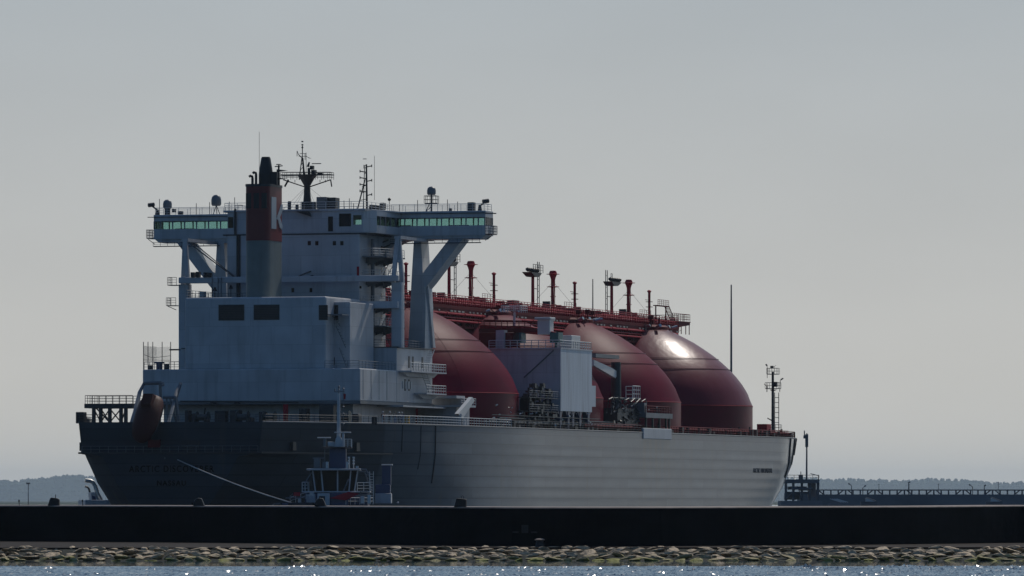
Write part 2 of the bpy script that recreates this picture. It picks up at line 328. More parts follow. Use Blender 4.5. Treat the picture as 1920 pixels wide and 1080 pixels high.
for u in us: vs += [(u, hb(u, 15.5)-.02, deck(u)-.05), (u, -hb(u, 15.5)+.02, deck(u)-.05)]
mb.add(vs, [(2*i, 2*i+2, 2*i+3, 2*i+1) for i in range(len(us)-1)])
mb.build('main_deck', DECKM, SHIP)
# fenders and plate strips on the side
def side_strip(px, w0, w1, wid, th, m=BLACK, name='side_strip'):
    u = gv(px, 800, 24.45)[0]
    MB().tube([(u, hb(u, w)+.02, w) for w in np.linspace(w0, w1, 7)], wid*.4, 6).build(name, m, hull)
side_strip(772, 11.5, 15.3, .16, .10); side_strip(797, 9.0, 15.3, .16, .10); side_strip(819, 7.0, 15.3, .32, .12)
for u, wa in ((233.3, 8.5), (238.5, 10.8), (243, 12.5)):
    MB().tube([(u, hb(u, w)+.03, w) for w in np.linspace(wa, 15.4, 6)], .16, 6).build('bow_fender', BLACK, hull)
p0, p1 = gv(1205, 807, 24.45), gv(1258, 807, 24.45)
MB().box((p0[0], 24.2, deck(145)-1.0), (p1[0], 24.62, deck(145)+.75)).build('manifold_bulwark', WHITE, hull, bevel=.1)
MB().tube([(u, hb(u, 15.5)+.02, deck(u)) for u in us], .12, 5).build('gunwale', GREY, hull)
MB().tube([(u, -hb(u, 15.5)-.02, deck(u)) for u in us], .12, 5).build('gunwale', GREY, hull)
# knuckle along the stern gallery, mooring fairleads and lights
mb = MB()
for sgn in (1, -1): mb.tube([(u, sgn*(hb(u, 11.2)+.05), 11.15) for u in np.linspace(-17, 14, 16)], .14, 5)
mb.tube([(-17.05, -13.6, 11.15), (-17.05, 13.6, 11.15)], .14, 5)
mb.build('stern_knuckle', DARK, hull)
for sgn in (1, -1):
    for u in (-9.5, 5):
        h = hb(u, 12.2)
        MB().box((u-1.1, sgn*(h-.3), 11.5), (u+1.1, sgn*(h+.09), 12.7)).build('mooring_port', BLACK, hull)
for v in (3,):
    f = MB().box((-17.12, v-1.3, 11.5), (-16.8, v+1.3, 12.9)).build('mooring_port', BLACK, hull)
    MB().tube([(-17.2, v-1.3, 12.1), (-17.2, v+1.3, 12.1)], .05, 5).build('roller', GREY, f)
MB().box((-17.25, -3.2, 11.9), (-16.9, -1.4, 13.0)).build('warning_panel', REDM, hull)
MB().rail([(-17.15, -13, 11.2), (-17.15, 13, 11.2)], .9, 1.3, .035, 2).rail([(u, -hb(u, 11.2)-.1, 11.2) for u in (-16.8, -13, -9, -5)], .9, 1.0, .05, 2).build('gallery_railing', GREY, hull)
# writing
def text(body, size, loc, rot, m, parent, name, ext=0.03, sx=1.0):
    cu = bpy.data.curves.new(name, 'FONT'); cu.body = body; cu.size = size; cu.extrude = ext; cu.align_x = 'CENTER'; cu.space_character = 1.25; cu.offset = 0.02
    t = bpy.data.objects.new(name, cu); C.objects.link(t); bpy.context.view_layer.update()
    me = bpy.data.meshes.new_from_object(t.evaluated_get(bpy.context.evaluated_depsgraph_get())); bpy.data.objects.remove(t)
    me.materials.append(m); o = bpy.data.objects.new(name, me); C.objects.link(o); o.parent = parent
    o.location = (loc[0], -loc[1], loc[2]); o.rotation_euler = rot; o.scale = (sx, 1, 1); return o
STERN = (R(90), 0, R(-90)); SIDE = (R(90), 0, 0)
text('ARCTIC DISCOVERER', 1.25, (-17.03, .2, 8.5), STERN, NAMEM, hull, 'ship_name', sx=0.86)
text('NASSAU', 1.0, (-17.03, .2, 6.6), STERN, NAMEM, hull, 'home_port')
text('ARCTIC DISCOVERER', 1.1, (gv(1430, 885, 24.45)[0], 24.40, 9.3), SIDE, mat('worn_name_paint', (0.075, 0.085, 0.095), 0.6), hull, 'ship_name', ext=.1)

# ---- superstructure
KU = 0.92
MB().box((22, -14.5, 15.3), (54, 14.5, 18.9)).build('deckhouse', WHITE, SHIP)
low = MB().box((18.5, -16.6, 18.8), (37, 16.6, 23.5)).build('lower_house', WHITE, SHIP, bevel=.15)
mb = MB().prism([(37, 15.4), (18.4, 18.4), (18.4, 18.82), (56, 18.82), (56, 18.4)][1:], 1, -16.7, 16.7)
mb.build('overhang_edge', GREY, SHIP)
acc = MB().box((37.0, -16.6, 18.83), (55.8, 16.6, 26.9)).build('accommodation_block', WHITE, SHIP, bevel=.12)
cas = MB().box((20, -10.6, 23.4), (37.2, 11.0, 33.9)).build('engine_casing', WHITE, SHIP, bevel=.25)
MB().box((24, 10.9, 23.4), (36, 13.4, 33.2)).build('casing_annex', WHITE, cas, bevel=.1)
twr = MB().box((39, -10.3, 23.4), (52.5, 10.3, 44.0)).build('accommodation_tower', WHITE, SHIP, bevel=.15)
MB().box((38.9, -10.9, 43.55), (52, 11.4, 43.75)).build('tower_ledge', DARK, twr)
# louvres on the casing
def louvre(x0, y0, x1, y1, u, par):
    a = gu(x0, y1, u); b = gu(x1, y0, u)
    f = MB().box((u-.06, a[1], a[2]), (u+.05, b[1], b[2])).build('louvre', BLACK, par)
    mb = MB(); k = 9
    for i in range(k):
        z = a[2]+(b[2]-a[2])*(i+.5)/k; mb.prism([(a[1], z), (b[1], z), (b[1], z+.08), (a[1], z+.08)], 0, u-.13, u-.04)
    mb.build('slat', DARK, f)
louvre(410, 571, 458, 601, 20, cas); louvre(476, 571, 524, 600, 20, cas); louvre(598, 572, 614.5, 600, 20, cas); louvre(618, 572, 634, 600, 24, cas)
def door(x0, y0, x1, y1, u, par, m=DARK, name='door'):
    a = gu(x0, y1, u); b = gu(x1, y0, u); d = MB().box((u-.05, a[1], a[2]), (u+.04, b[1], b[2])).build(name, m, par, bevel=.03); return d
def sdoor(u0, u1, w0, w1, v, par, m=DARK, name='door'):
    return MB().box((u0, v-.04, w0), (u1, v+.05, w1)).build(name, m, par, bevel=.03)
door(614, 670, 628, 684, 24, cas)
for x in (580, 594, 627, 641): door(x-3, 452, x+3, 460, 39, twr, DGLASS, 'window')
for x in (549, 583): door(x-2.5, 540, x+2.5, 548, 39, twr, DGLASS, 'window')
door(674, 536, 678, 541, 39, twr, DGLASS, 'window')
mb = MB()
for x in (445, 449): p, q = gu(x, 560, 38.9), gu(x, 440, 38.9); mb.tube([p, q], .16, 6)
p, q = gu(441, 392, 38.8), gu(441, 440, 38.8); mb.tube([p, q], .2, 6)
mb.build('drain_pipe', DARK, twr, split=True)
mb = MB()   # zigzag stair on the casing corner
for a, b in (((612, 575), (640, 612)), ((632, 612), (650, 652)), ((638, 652), (652, 690))):
    mb.ladder(gu(*a, 23.6), gu(*b, 23.6), 1.0, (1, 0, 0), .45, .05)
mb.build('stairs', GREY, cas)
MB().box((20.5, 11.05, 31.2), (23.6, 13.3, 31.35)).build('landing', GREY, cas)

# funnel
def rrect(u0, u1, v0, v1, r, k=5):
    P = []
    for cx, cy, a in ((u1-r, v1-r, 0), (u0+r, v1-r, 90), (u0+r, v0+r, 180), (u1-r, v0+r, 270)):
        P += [(cx+r*math.cos(R(a+90*i/k)), cy+r*math.sin(R(a+90*i/k))) for i in range(k+1)]
    return P
F0, F1, FV = 22.0, 29.2, 1.84
FC = -0.24
fun = MB().prism(rrect(F0, F1, FC-FV, FC+FV, 1.0), 2, 33.8, 42.15).build('funnel', mat('funnel_grey_green_paint', (0.17, 0.20, 0.19), .5, var=.2, streak=.2), SHIP, smooth=True)
MB().prism(rrect(F0-.03, F1+.03, FC-FV-.03, FC+FV+.03, 1.0), 2, 42.15, 50.2).build('funnel_band', FUNRED, fun, smooth=True)
MB().prism(rrect(F0-.12, F1+.12, FC-FV-.12, FC+FV+.12, 1.1), 2, 50.0, 50.35).build('funnel_rim', DARK, fun, smooth=True)
mb = MB()
for v in (-1.2, 0.0, 1.2): mb.box((F0-.1, FC+v-.4, 46.8), (F0+.02, FC+v+.4, 49))
mb.build('funnel_vent', BLACK, fun, split=True)
kv = FC+FV+.05
mb = MB()   # letter on the funnel's starboard side
mb.prism([(23.2, 43.9), (25.5, 43.9), (25.5, 48.5), (23.2, 48.5)], 1, kv-.03, kv+.05)
mb.prism([(25.6, 45.4), (27.9, 47.6), (28.6, 47.6), (28.6, 46.7), (26.7, 45.2)], 1, kv-.03, kv+.05)
mb.prism([(25.9, 45.9), (26.9, 46.0), (28.6, 44.4), (28.2, 43.9), (27.2, 44.2)], 1, kv-.03, kv+.06)
mb.build('funnel_letter', mat('bright_white_paint', (0.36, 0.40, 0.42), .5, var=.05), fun)
ex = MB().lathe((25.6, .05, 50.3), [(1.05, 0), (1.05, 1.6), (.95, 2.4), (.70, 3.9), (.62, 4.0), (.62, 4.1)], 16).build('exhaust_stack', BLACK, fun, smooth=True)
MB().box((25, .9, 50.3), (26.6, 1.9, 52.2)).build('silencer_box', BLACK, fun)
for dv, h, in ((-1.65, 1.0), (-1.1, 1.5)):
    MB().tube([(24.5, dv, 50.3), (24.5, dv, 50.3+h), (24.5, dv-.05, 50.55+h), (24.5, dv-.3, 50.65+h), (24.5, dv-.5, 50.5+h)], .2, 8).build('exhaust_pipe', BLACK, fun, smooth=True)
MB().tube([(24.2, -.5, 50.3), (24.2, -.52, 58)], .03, 4).build('whip_antenna', DARK, fun, split=True)
mb = MB().tube([(26, 1.9, 50.3), (26, 1.9, 53.2)], .14, 6).tube([(26, 1.3, 53), (26, 2.5, 53.1)], .08, 5).torus((26, 1.9, 53.3), .38, .05, 12, 4)
mb.prism([(1.6, 52.2), (3.3, 52.4), (1.6, 52.6)], 0, 25.9, 26.1).prism([(1.6, 51.1), (3.3, 51.2), (1.6, 51.4)], 0, 25.9, 26.1)
mb.build('signal_mast', BLACK, fun)

# bridge
ROOF, WB, WT, FL = 47.0, 45.15, 46.35, 44.0
A0, A1 = 51.6, 55.8
br = MB().box((A0, -26.05, ROOF), (A1, 26.05, ROOF+.32)).box((38.7, -10.8, ROOF), (A0-.02, 11.2, ROOF+.30)).prism([(38.7, 11.2), (42, 11.2), (A0-.02, 13.5), (A0-.02, 11.2)], 2, ROOF, ROOF+.30).build('bridge_roof', WHITE, SHIP, bevel=.06)
MB().box((A0-.25, -26.2, ROOF-.09), (A0+.1, 26.2, ROOF-.01)).build('gutter', DARK, br)
mb = MB()                                                    # wing walls below and above the glazing
for sg in (1, -1):
    v0, v1 = (11, 26.0) if sg > 0 else (-26.0, -10.6)
    for u in (A0, A1-.12):
        mb.box((u, v0, FL), (u+.12, v1, WB)); mb.box((u, v0, WT), (u+.12, v1, ROOF))
    ve = v1-.12 if sg > 0 else v0
    mb.box((A0+.12, ve, FL), (A1-.12, ve+.12, WB)); mb.box((A0+.12, ve, WT), (A1-.12, ve+.12, ROOF))
mb.box((A0, -26.05, FL-.35), (A1, 26.05, FL))
wing = mb.build('bridge_wing', WHITE, SHIP)
for sg in (1, -1):
    vs_ = np.arange(11.6, 25.9, 1.9)
    for u in (A0+.02, A1-.1):
        g = MB().box((u+.03, sg*11.1, WB), (u+.06, sg*25.9, WT)).build('window', GREEN, wing)
        mb = MB()
        for v in vs_:
            mb.prism([(sg*(v-.07), WB), (sg*(v+.07), WB), (sg*(v+.13), WT), (sg*(v-.09), WT)], 0, u-.02, u+.09)
        mb.build('mullion', GREY, g, split=True)
    ve = sg*25.94
    g = MB().box((A0+.15, ve-.02, WB), (A1-.15, ve+.01, WT)).build('window', GREEN, wing)
    mb = MB()
    for u in (52.7, 53.9, 54.9): mb.box((u-.08, ve-.07, WB), (u+.08, ve+.06, WT))
    for u in (A0+.1, A1-.1): mb.box((u-.12, ve-.1, WB), (u+.12, ve+.08, WT))
    mb.build('mullion', GREY, g, split=True)
    MB().box((52.6, sg*20, FL), (53.4, sg*23, WB+.12)).build('console', BLACK, wing)
    MB().box((54.4, sg*12, FL), (55.2, sg*13.5, WB+.25)).build('console', BLACK, wing)
    # girder with curved haunches under the wing
    hz = [(10.3, FL-.35), (25.9, FL-.35), (25.3, 43.15), (16.9, 43.15), (16.9, 43.0), (14.6, 43.0), (14.2, 43.15), (12.8, 42.9), (11.8, 42.4), (11.0, 41.5), (10.3, 40.5)]
    MB().prism([(sg*a, b) for a, b in hz], 0, A0+.25, A1-.25).build('wing_girder', WHITE, SHIP)
    # main leg and diagonal arm
    lg = [(14.9, 43.1), (16.0, 43.1), (16.3, 38), (16.55, 36.6), (16.75, 33), (16.6, 26.8), (14.0, 26.8), (14.35, 33), (14.5, 36.5)]
    leg = MB().prism([(sg*a, b) for a, b in lg], 0, A0+.1, A1-.1).build('wing_leg', WHITE, SHIP)
    dg = [(15.9, 37.6), (16.3, 35.6), (17.3, 36.7), (22.4, 43.1), (20.3, 43.1), (16.6, 38.6)]
    MB().prism([(sg*a, b) for a, b in dg], 0, A0+.2, A1-.2).build('diagonal_arm', WHITE, leg)
    fr = [(A0+.4, 36.6), (A0+1.4, 36.0), (A1+.3, 27.2), (A1-.8, 27.2)]
    MB().prism(fr, 1, sg*16.55, sg*17.0).build('web_plate', WHITE, leg)
    # gantry columns ahead of the casing
    cb = 23.4 if sg < 0 else 26.85
    cl = MB().prism(rrect(37.1, 38.9, sg*16.5-.8, sg*16.5+.8, .25, 2), 2, cb, 36.4).build('gantry_column', WHITE, SHIP, smooth=True)
    mb = MB()
    for a, b in (((37.6, sg*15.9, 36.3), (38.0, sg*16.45, 42.8)), ((38.6, sg*17.0, 36.3), (38.2, sg*16.6, 42.8))):
        mb.add([(a[0]+dx*.3, a[1]+dy*.3, a[2]) for dx, dy in ((-1, -1), (1, -1), (1, 1), (-1, 1))]+[(b[0]+dx*.25, b[1]+dy*.3, b[2]) for dx, dy in ((-1, -1), (1, -1), (1, 1), (-1, 1))], [(3, 2, 1, 0), (4, 5, 6, 7)]+[(i, (i+1) % 4, 4+(i+1) % 4, 4+i) for i in range(4)])
    mb.box((37.9, sg*16.1, 39.3), (38.3, sg*16.9, 39.7)); mb.box((37.8, sg*16.0, 42.75), (A0+.3, sg*17.0, 43.2))
    mb.build('gantry_frame', WHITE, cl)
    # catwalk hung under the wing
    c0, c1 = (11.5, 25.4) if sg > 0 else (-25.8, -15.5)
    cw = MB().box((A0-.9, c0, 42.5), (A0-.1, c1, 42.62)).build('catwalk', DARK, SHIP)
    MB().rail([(A0-.9, c0, 42.6), (A0-.9, c1, 42.6)], .55, 1.2, .03, 2).build('railing', DARK, cw)
    # little balcony at the wing end
    b0, b1 = sorted((sg*26.05, sg*27.1))
    bl = MB().box((A0-.2, b0, 43.75), (A0+2.6, b1, 43.87)).tube([(A0+.3, sg*27, 43.7), (A0+.3, sg*25.9, 42.9)], .05, 4).build('wing_balcony', DARK, SHIP)
    o_ = sg*27.1
    MB().rail([(A0-.2, sg*26.05, 43.87), (A0-.2, o_, 43.87), (A0+2.6, o_, 43.87), (A0+2.6, sg*26.05, 43.87)], 1.2, .6, .045, 3).build('railing', GREY, bl)
MB().box((A0-.6, -26.8, ROOF-.1), (A0-.4, -25.9, ROOF)).tube([(A0, 26.0, 46.9), (A0, 27.7, 46.85)], .09, 5).build('signal_boom', DARK, wing)
# central wheelhouse
mb = MB().box((39, -10.2, 43.95), (A1, 4.6, ROOF))
mb.box((39, 4.6, 43.95), (39.2, 5.4, ROOF)).box((39, 6.2, 43.95), (39.2, 7.1, ROOF)).box((39, 5.4, 46.2), (39.2, 6.2, ROOF)).box((39, 9.0, 43.95), (39.2, 9.3, ROOF))
mb.box((39, 7.1, 43.95), (39.2, 9.0, 44.7)).box((39, 7.1, 46.6), (39.2, 9.0, ROOF)).box((39, 9.3, 43.95), (39.2, 10.6, 44.95)).box((39, 9.3, 46.35), (39.2, 10.6, ROOF))
mb.prism([(39, 10.6), (39, 10.9), (41.6, 12.2), (41.6, 11.9)], 2, 43.95, ROOF).prism([(41.6, 11.9), (41.6, 12.1), (A0, 12.9), (A0, 12.7)], 2, 43.95, 44.95).prism([(41.6, 11.9), (41.6, 12.1), (A0, 12.9), (A0, 12.7)], 2, 46.3, ROOF)
mb.box((55.6, 4.6, 43.95), (55.75, 11.2, 45.1)).box((55.6, 4.6, 46.35), (55.75, 11.2, ROOF)).prism([(39, 4.6), (39, 10.9), (41.6, 12.1), (A0, 12.9), (A0, 4.6)], 2, 43.8, 43.98)
wh = mb.build('wheelhouse', WHITE, SHIP)
MB().box((39.1, 9.3, 44.95), (39.14, 10.6, 46.35)).build('window', GREEN, wh)
MB().prism([(41.7, 12.0), (41.7, 12.04), (A0-.1, 12.84), (A0-.1, 12.8)], 2, 44.95, 46.3).build('window', GREEN, wh)
g = MB().box((55.65, 4.6, 45.1), (55.68, 11.2, 46.35)).build('window', GREEN, wh)
MB().box((39.6, 7.0, 43.98), (40.2, 8.6, 46.9)).build('chart_locker', BLACK, wh)
MB().box((39.5, 4.7, 43.98), (40, 6.4, 46.9)).build('inner_door', BLACK, wh)
mb = MB()
for u in (43.3, 45.4, 47.5, 49.6): mb.box((u-.12, 12.0+(u-41.6)*.08-.08, 44.95), (u+.12, 12.0+(u-41.6)*.08+.14, 46.3))
mb.build('mullion', GREY, wh, split=True)
for v0, v1 in ((-10.1, -9.3),):
    MB().box((38.94, v0, 44.7), (39.04, v1, 46.3)).build('window', DGLASS, wh)
MB().prism([(.6, 46.95), (2.6, 46.95), (2.9, 46.2)], 0, 38.5, 38.9).build('awning_bracket', DARK, wh)

# roof equipment
RT = ROOF+.3
mb = MB().rail([(A0+.1, 11.4, RT), (A0+.1, 25.8, RT), (A1-.1, 25.8, RT), (A1-.1, -25.8, RT), (A0+.1, -25.8, RT), (A0+.1, -10.9, RT), (38.9, -10.6, RT), (38.9, 11, RT), (A0+.1, 11.4, RT)], 1.05, 1.9, .035, 3)
mb.build('roof_railing', WHITE2, SHIP)
mb = MB()
for x, y in ((299, 373), (368, 381), (393, 379), (430, 378), (645, 376), (655, 372), (663, 381), (730, 371), (749, 383), (783, 375), (839, 374), (858, 378), (440, 370)):
    p = gu(x, y, 53); mb.tube([(53, p[1], RT), p], .05, 4)
mb.build('whip_antenna', DARK, SHIP, split=True)
MB().lathe(gu(730, 374, 53), [(0, -.3), (.25, -.1), (.25, .1), (0, .3)], 8).build('antenna_head', BLACK, SHIP)
def sat(x, ytop, ybot, rad, u=53.5, ped=True, leg=None):
    p = gu(x, ybot, u); q = gu(x, ytop, u); h = q[2]-p[2]
    d = MB().lathe((u, p[1], p[2]), [(rad*.8, 0), (rad, .15*h), (rad, .55*h), (rad*.85, .8*h), (rad*.5, .95*h), (0, h)], 14).build('satellite_dome', GREY, SHIP, smooth=True)
    mb = MB()
    if leg: leg(mb, p)
    else: mb.tube([(u, p[1], RT), (u, p[1], p[2])], .45, 8)
    mb.build('pedestal', DARK, d)
sat(314, 374, 391, .68)
def tri(mb, p):
    for dv in (-.45, .1, .55): mb.tube([(p[0]+.3*dv, p[1]+dv, RT), (p[0], p[1]+dv*.1, p[2])], .06, 4)
sat(405.5, 365, 386, .76, leg=tri)
def tower(mb, p):
    mb.tube([(p[0], p[1], RT), (p[0], p[1], p[2])], .13, 6); mb.tube([(p[0], p[1]-.9, RT), (p[0], p[1]-.3, RT+1.2)], .07, 4); mb.tube([(p[0], p[1]-1, RT+1.25), (p[0], p[1]+.9, RT+1.25)], .08, 4)
    mb.tube([(p[0], p[1]-.9, RT), (p[0], p[1]+.1, RT+.9)], .05, 4)
    mb.rail([(p[0]-.8, p[1]-.9, RT+1.25), (p[0]-.8, p[1]+.9, RT+1.25), (p[0]+.8, p[1]+.9, RT+1.25), (p[0]+.8, p[1]-.9, RT+1.25)], 1.1, .9, .04, 2, True)
    mb.box((p[0]-.8, p[1]-.9, RT+1.2), (p[0]+.8, p[1]+.9, RT+1.25))
sat(809, 349.5, 365.5, .66, leg=tower)
for x, sg in ((284, -1), (911, 1)):
    b = gu(x-sg*4, 397, 53); p = gu(x, 378 if sg > 0 else 385, 53)
    sl_ = MB().tube([(53, b[1]-sg*.6, RT), (53, b[1]-sg*.6, RT+.9)], .35, 6, .2).tube([(53, b[1]-sg*.6, RT+.8), (53, p[1]-sg*.1, p[2]-.1)], .12, 5).build('searchlight_bracket', DARK, SHIP)
    MB().tube([(52.6, p[1]-.35, p[2]), (53.2, p[1]+.35, p[2]+.12)], .32, 8).build('searchlight', DARK, sl_)
def cab(x0, y0, x1, y1, u, name, m=DARK, d=1.2, base=RT):
    a = gu(x0, y1, u); b = gu(x1, y0, u); return MB().box((u, a[1], max(base, a[2])), (u+d, b[1], b[2])).build(name, m, SHIP, bevel=.08)
cab(876, 379, 888, 395, 53, 'roof_cabinet'); cab(712, 380, 720, 393, 53, 'roof_cabinet'); cab(593, 369, 612, 391.5, 46, 'roof_cabinet', GREY, 2.6)
cab(612, 370, 629, 391.5, 46.4, 'roof_cabinet', DARK, 2.2); cab(322, 391, 326, 398, 53, 'roof_cabinet')
cab(333, 396, 342, 402, 53, 'roof_cabinet', BLACK, .6)
cab(841, 390, 846, 396, 53, 'roof_cabinet', BLACK, .6)
mb = MB()
for x in (446, 452): p = gu(x, 390, 46); mb.torus((46, p[1], p[2]+.4), .3, .06, 14, 4)
for x in (697, 704): p = gu(x, 385, 50); mb.torus((50, p[1], p[2]), .3, .06, 14, 4)
mb.build('compass_ring', DARK, SHIP, split=True)
mb = MB().box((49.5, 8.6, RT), (51, 10.6, RT+.9)).build('roof_locker', DARK, SHIP)

# radar mast
um = 46.5; v0 = gu(576, 390, um)[1]
def M(x, y, du=0): p = gu(x, y, um); return (um+du, p[1], p[2])
mast = MB().lathe((um, v0, RT), [(a_, b_*(M(0, 337.5)[2]-RT)/4.7) for a_, b_ in ((.72, 0), (.62, 1), (.5, 2.4), (.45, 3.3), (.7, 3.7), (1.1, 4.3), (1.5, 4.7))], 10).build('radar_mast', BLACK, SHIP, smooth=True)
mb = MB().box((um-1, M(529, 0)[1], M(0, 338)[2]), (um+1, M(623, 0)[1], M(0, 336.4)[2]))
for x in (531, 620): mb.tube([M(x, 337), M(576, 352)], .09, 5)
for x in (541, 553, 600, 610): mb.tube([M(x, 337), M(x, 342)], .05, 4)
mb.tube([M(541, 337), M(534, 350)], .15, 5).tube([M(620, 337), M(622, 350)], .1, 5)
pl = mb.build('radar_platform', BLACK, mast)
mb = MB()
for du in (-1, 1): mb.rail([M(530, 336.5, du), M(622, 336.5, du)], 1.05, .95, .035, 3)
mb.rail([M(530, 336.5, -1), M(530, 336.5, 1)], 1.05, 1, .035, 3).rail([M(622, 336.5, -1), M(622, 336.5, 1)], 1.05, 1, .035, 3)
mb.build('railing', BLACK, pl)
mb = MB()
a, b = M(561, 337), M(566, 296); c, d = M(572, 337), M(568, 296)
mb.tube([a, b], .08, 5).tube([c, d], .08, 5).tube([M(567, 337, .8), M(567, 296)], .08, 5)
for k in range(4): mb.tube([M(561+k*1.3, 337-k*9), M(572-k, 328-k*9)], .04, 4)
mb.tube([M(567, 298), M(567, 273)], .07, 5).tube([M(557, 283), M(560, 290), M(567, 297)], .06, 4).tube([M(557, 283), M(557, 293)], .05, 4)
mb.tube([M(572, 288), M(572, 300)], .05, 4).tube([M(562, 288), M(574, 288)], .04, 4).tube([M(560, 293), M(576, 293)], .04, 4).tube([M(574, 286), M(574, 330)], .04, 4)
for y in (275, 281, 286): mb.box((um-.1, M(565.5, 0)[1], M(0, y+1.2)[2]), (um+.1, M(568.5, 0)[1], M(0, y-1.2)[2]))
mb.build('top_mast', BLACK, mast)
mb = MB().tube([M(580, 337), M(579, 315)], .28, 6, .2).tube([M(577, 313), M(580, 304)], .2, 6, .12).prism([(M(575, 0)[1], M(0, 303)[2]), (M(585, 0)[1], M(0, 307)[2]), (M(579, 0)[1], M(0, 306)[2])], 0, um-.1, um+.1)
mb.box((um-.4, M(582, 0)[1], M(0, 327)[2]), (um+.4, M(588, 0)[1], M(0, 320)[2])).box((um-.5, M(585, 0)[1], M(0, 336)[2]), (um+.5, M(592, 0)[1], M(0, 328)[2]))
mb.build('radar_drive', BLACK, mast)
MB().box((um-.12, M(585, 0)[1], M(0, 317)[2]), (um+.12, M(602, 0)[1], M(0, 315.5)[2])).build('radar_scanner', BLACK, mast)
MB().box((um-.12, M(595, 0)[1], M(0, 337)[2]), (um+.12, M(605, 0)[1], M(0, 333.5)[2])).build('radar_scanner', BLACK, mast)
mb = MB()
for x, y in ((549, 380), (535, 385), (557, 386), (597, 371), (604, 378), (640, 392)): mb.tube([M(576, 348), (um-2, gu(x, y+12, um)[1], RT)], .02, 3)
mb.build('stay', DARK, mast)
mb = MB()
for x, h in ((542, 1.4), (556, .9), (567, 1.3), (585, 1.2), (589, 1.2)): p = gu(x, 390, 43); mb.box((43, p[1]-.18, RT), (43.5, p[1]+.18, RT+h))
mb.build('roof_vent', DARK, SHIP, split=True)
# lattice aerial mast
ul = 48
def N(x, y, du=0): p = gu(x, y, ul); return (ul+du, p[1], p[2])
mb = MB().tube([N(688, 394), N(687, 308)], .17, 6, .12).tube([N(682, 316), N(682, 309)], .04, 4).tube([N(683, 310), N(687, 310)], .04, 4).tube([N(670, 394), N(684, 338)], .1, 5).tube([N(678, 394, .8), N(683, 310, .2)], .06, 4)
for y in (376, 362, 350, 338, 326, 316): mb.tube([N(670+(394-y)*.2 if y > 338 else 683, y), N(688, y-3)], .05, 4)
for y, x in ((311, 697), (338, 697), (364.5, 697), (321, 675), (333, 675), (345.5, 675), (358, 675)):
    mb.tube([N(687, y+2), N(x, y)], .08, 5).tube([N(x, y-2.5), N(x, y+2.5)], .07, 4)
mb.torus((ul, N(684, 0)[1], N(0, 309)[2]), .28, .04, 10, 4)
mb.build('aerial_mast', BLACK, SHIP)
MB().tube([N(702, 375), N(702, 292)], .03, 4).build('whip_antenna', DARK, SHIP, split=True)
# tie beams and stays
MB().prism([(36.3, 36.5), (36.3, 37.4), (37.3, 37.4), (37.3, 36.5)], 1, -17.0, 17.0).build('tie_beam', WHITE, SHIP, bevel=.12)
MB().box((36.2, 10.6, 32.6), (38.8, 17, 33.6)).build('side_beam', WHITE, SHIP)
mb = MB().tube([(37, 1.5, 37.4), (A0+.5, 11.0, 43.2)], .11, 5).tube([(37, 1.8, 36.8), (A0+.5, 11.3, 42.5)], .11, 5)
mb.tube([(37, -8, 37.0), (A0-3, -19.5, 43)], .1, 5).tube([(37, -8.4, 37.4), (A0-3, -18.9, 43.1)], .08, 5)
mb.build('stay_cable', DARK, SHIP, split=True)
MB().box((36, -18.6, 36.2), (38, -17.1, 36.3)).rail([(36, -17.2, 36.3), (36, -18.6, 36.3), (38, -18.6, 36.3)], 1.1, .7, .035, 3).build('column_platform', DARK, SHIP)
MB().box((36, -18.8, 33.2), (38, -17.3, 33.3)).rail([(36, -17.3, 33.3), (36, -18.8, 33.3), (38, -18.8, 33.3)], 1.1, .7, .035, 3).tube([(36.2, -18.7, 33.2), (36.2, -17.3, 32.6)], .05, 4).build('column_platform', DARK, SHIP)
# casing top: rail, pipes and lamps
mb = MB().rail([(20.2, -10.4, 33.9), (36, -10.4, 33.9)], 1.1, 1.5, .035).rail([(36.5, -15.5, 33.9), (36.5, -5, 33.9)], 1.1, 1.0, .04)
mb.rail([(20.3, -10.3, 33.9), (20.3, -2.6, 33.9)], 0.01, 4, .03, 1)
mb.build('casing_railing', GREY, SHIP)
MB().tube([(37, -13.4, 33), (37, -13.4, 35.3)], .55, 8).build('casing_vent', WHITE, SHIP)
mb = MB()
for v, h in ((-11.2, 35.6), (-8.7, 35.9)): mb.tube([(36, v, 33.9), (36, v, h)], .06, 4).lathe((36, v, h), [(.4, -.3), (.12, .3)], 8)
for v in (-15, -14.2, -13, -12.4): mb.box((36, v, 37.4), (37, v+.5, 38+.2*abs(math.sin(v))))
mb.build('deck_lamp', BLACK, SHIP)
mb = MB()
for x in (398, 409, 415): mb.tube([gu(x, 558, 36), gu(x, 520, 36)], .1, 5)
mb.box((36, -14.8, 33.2), (38, -10.4, 33.9))
mb.build('casing_pipe', GREY, SHIP, split=True)

# starboard stair tower: platforms, rails and zigzag stairs on the tower's side
levels = [26.95, 30.2, 33.4, 37.2, 40.4]
mb = MB(); mr = MB(); ms = MB()
for i, z in enumerate(levels[1:]):
    mb.prism([(40, 10.35), (40, 12.0), (42, 13.6), (51.5, 13.6), (51.5, 10.35)], 2, z-.18, z)
    mb.prism([(42, 10.35), (42, 10.4), (51.5, 10.4), (51.5, 10.35)], 2, z-1.0, z-.18)
    for u in (43, 47, 51): mb.prism([(10.35, z-.18), (13.4, z-.18), (10.35, z-1.3)], 0, u-.06, u+.06)
    mr.rail([(40, 10.5, z), (40, 12, z), (42, 13.5, z), (51.4, 13.5, z)], 1.1, 1.2, .04)
for i in range(len(levels)-1):
    a, b = ((44, 12.6, levels[i]), (49, 12.6, levels[i+1])) if i % 2 else ((49, 12.6, levels[i]), (44, 12.6, levels[i+1]))
    ms.ladder(a, b, .8, (0, 1, 0), .35, .06)
mb.build('stair_landing', GREY, twr); mr.build('landing_railing', WHITE2, twr); ms.build('stairs', GREY, twr)
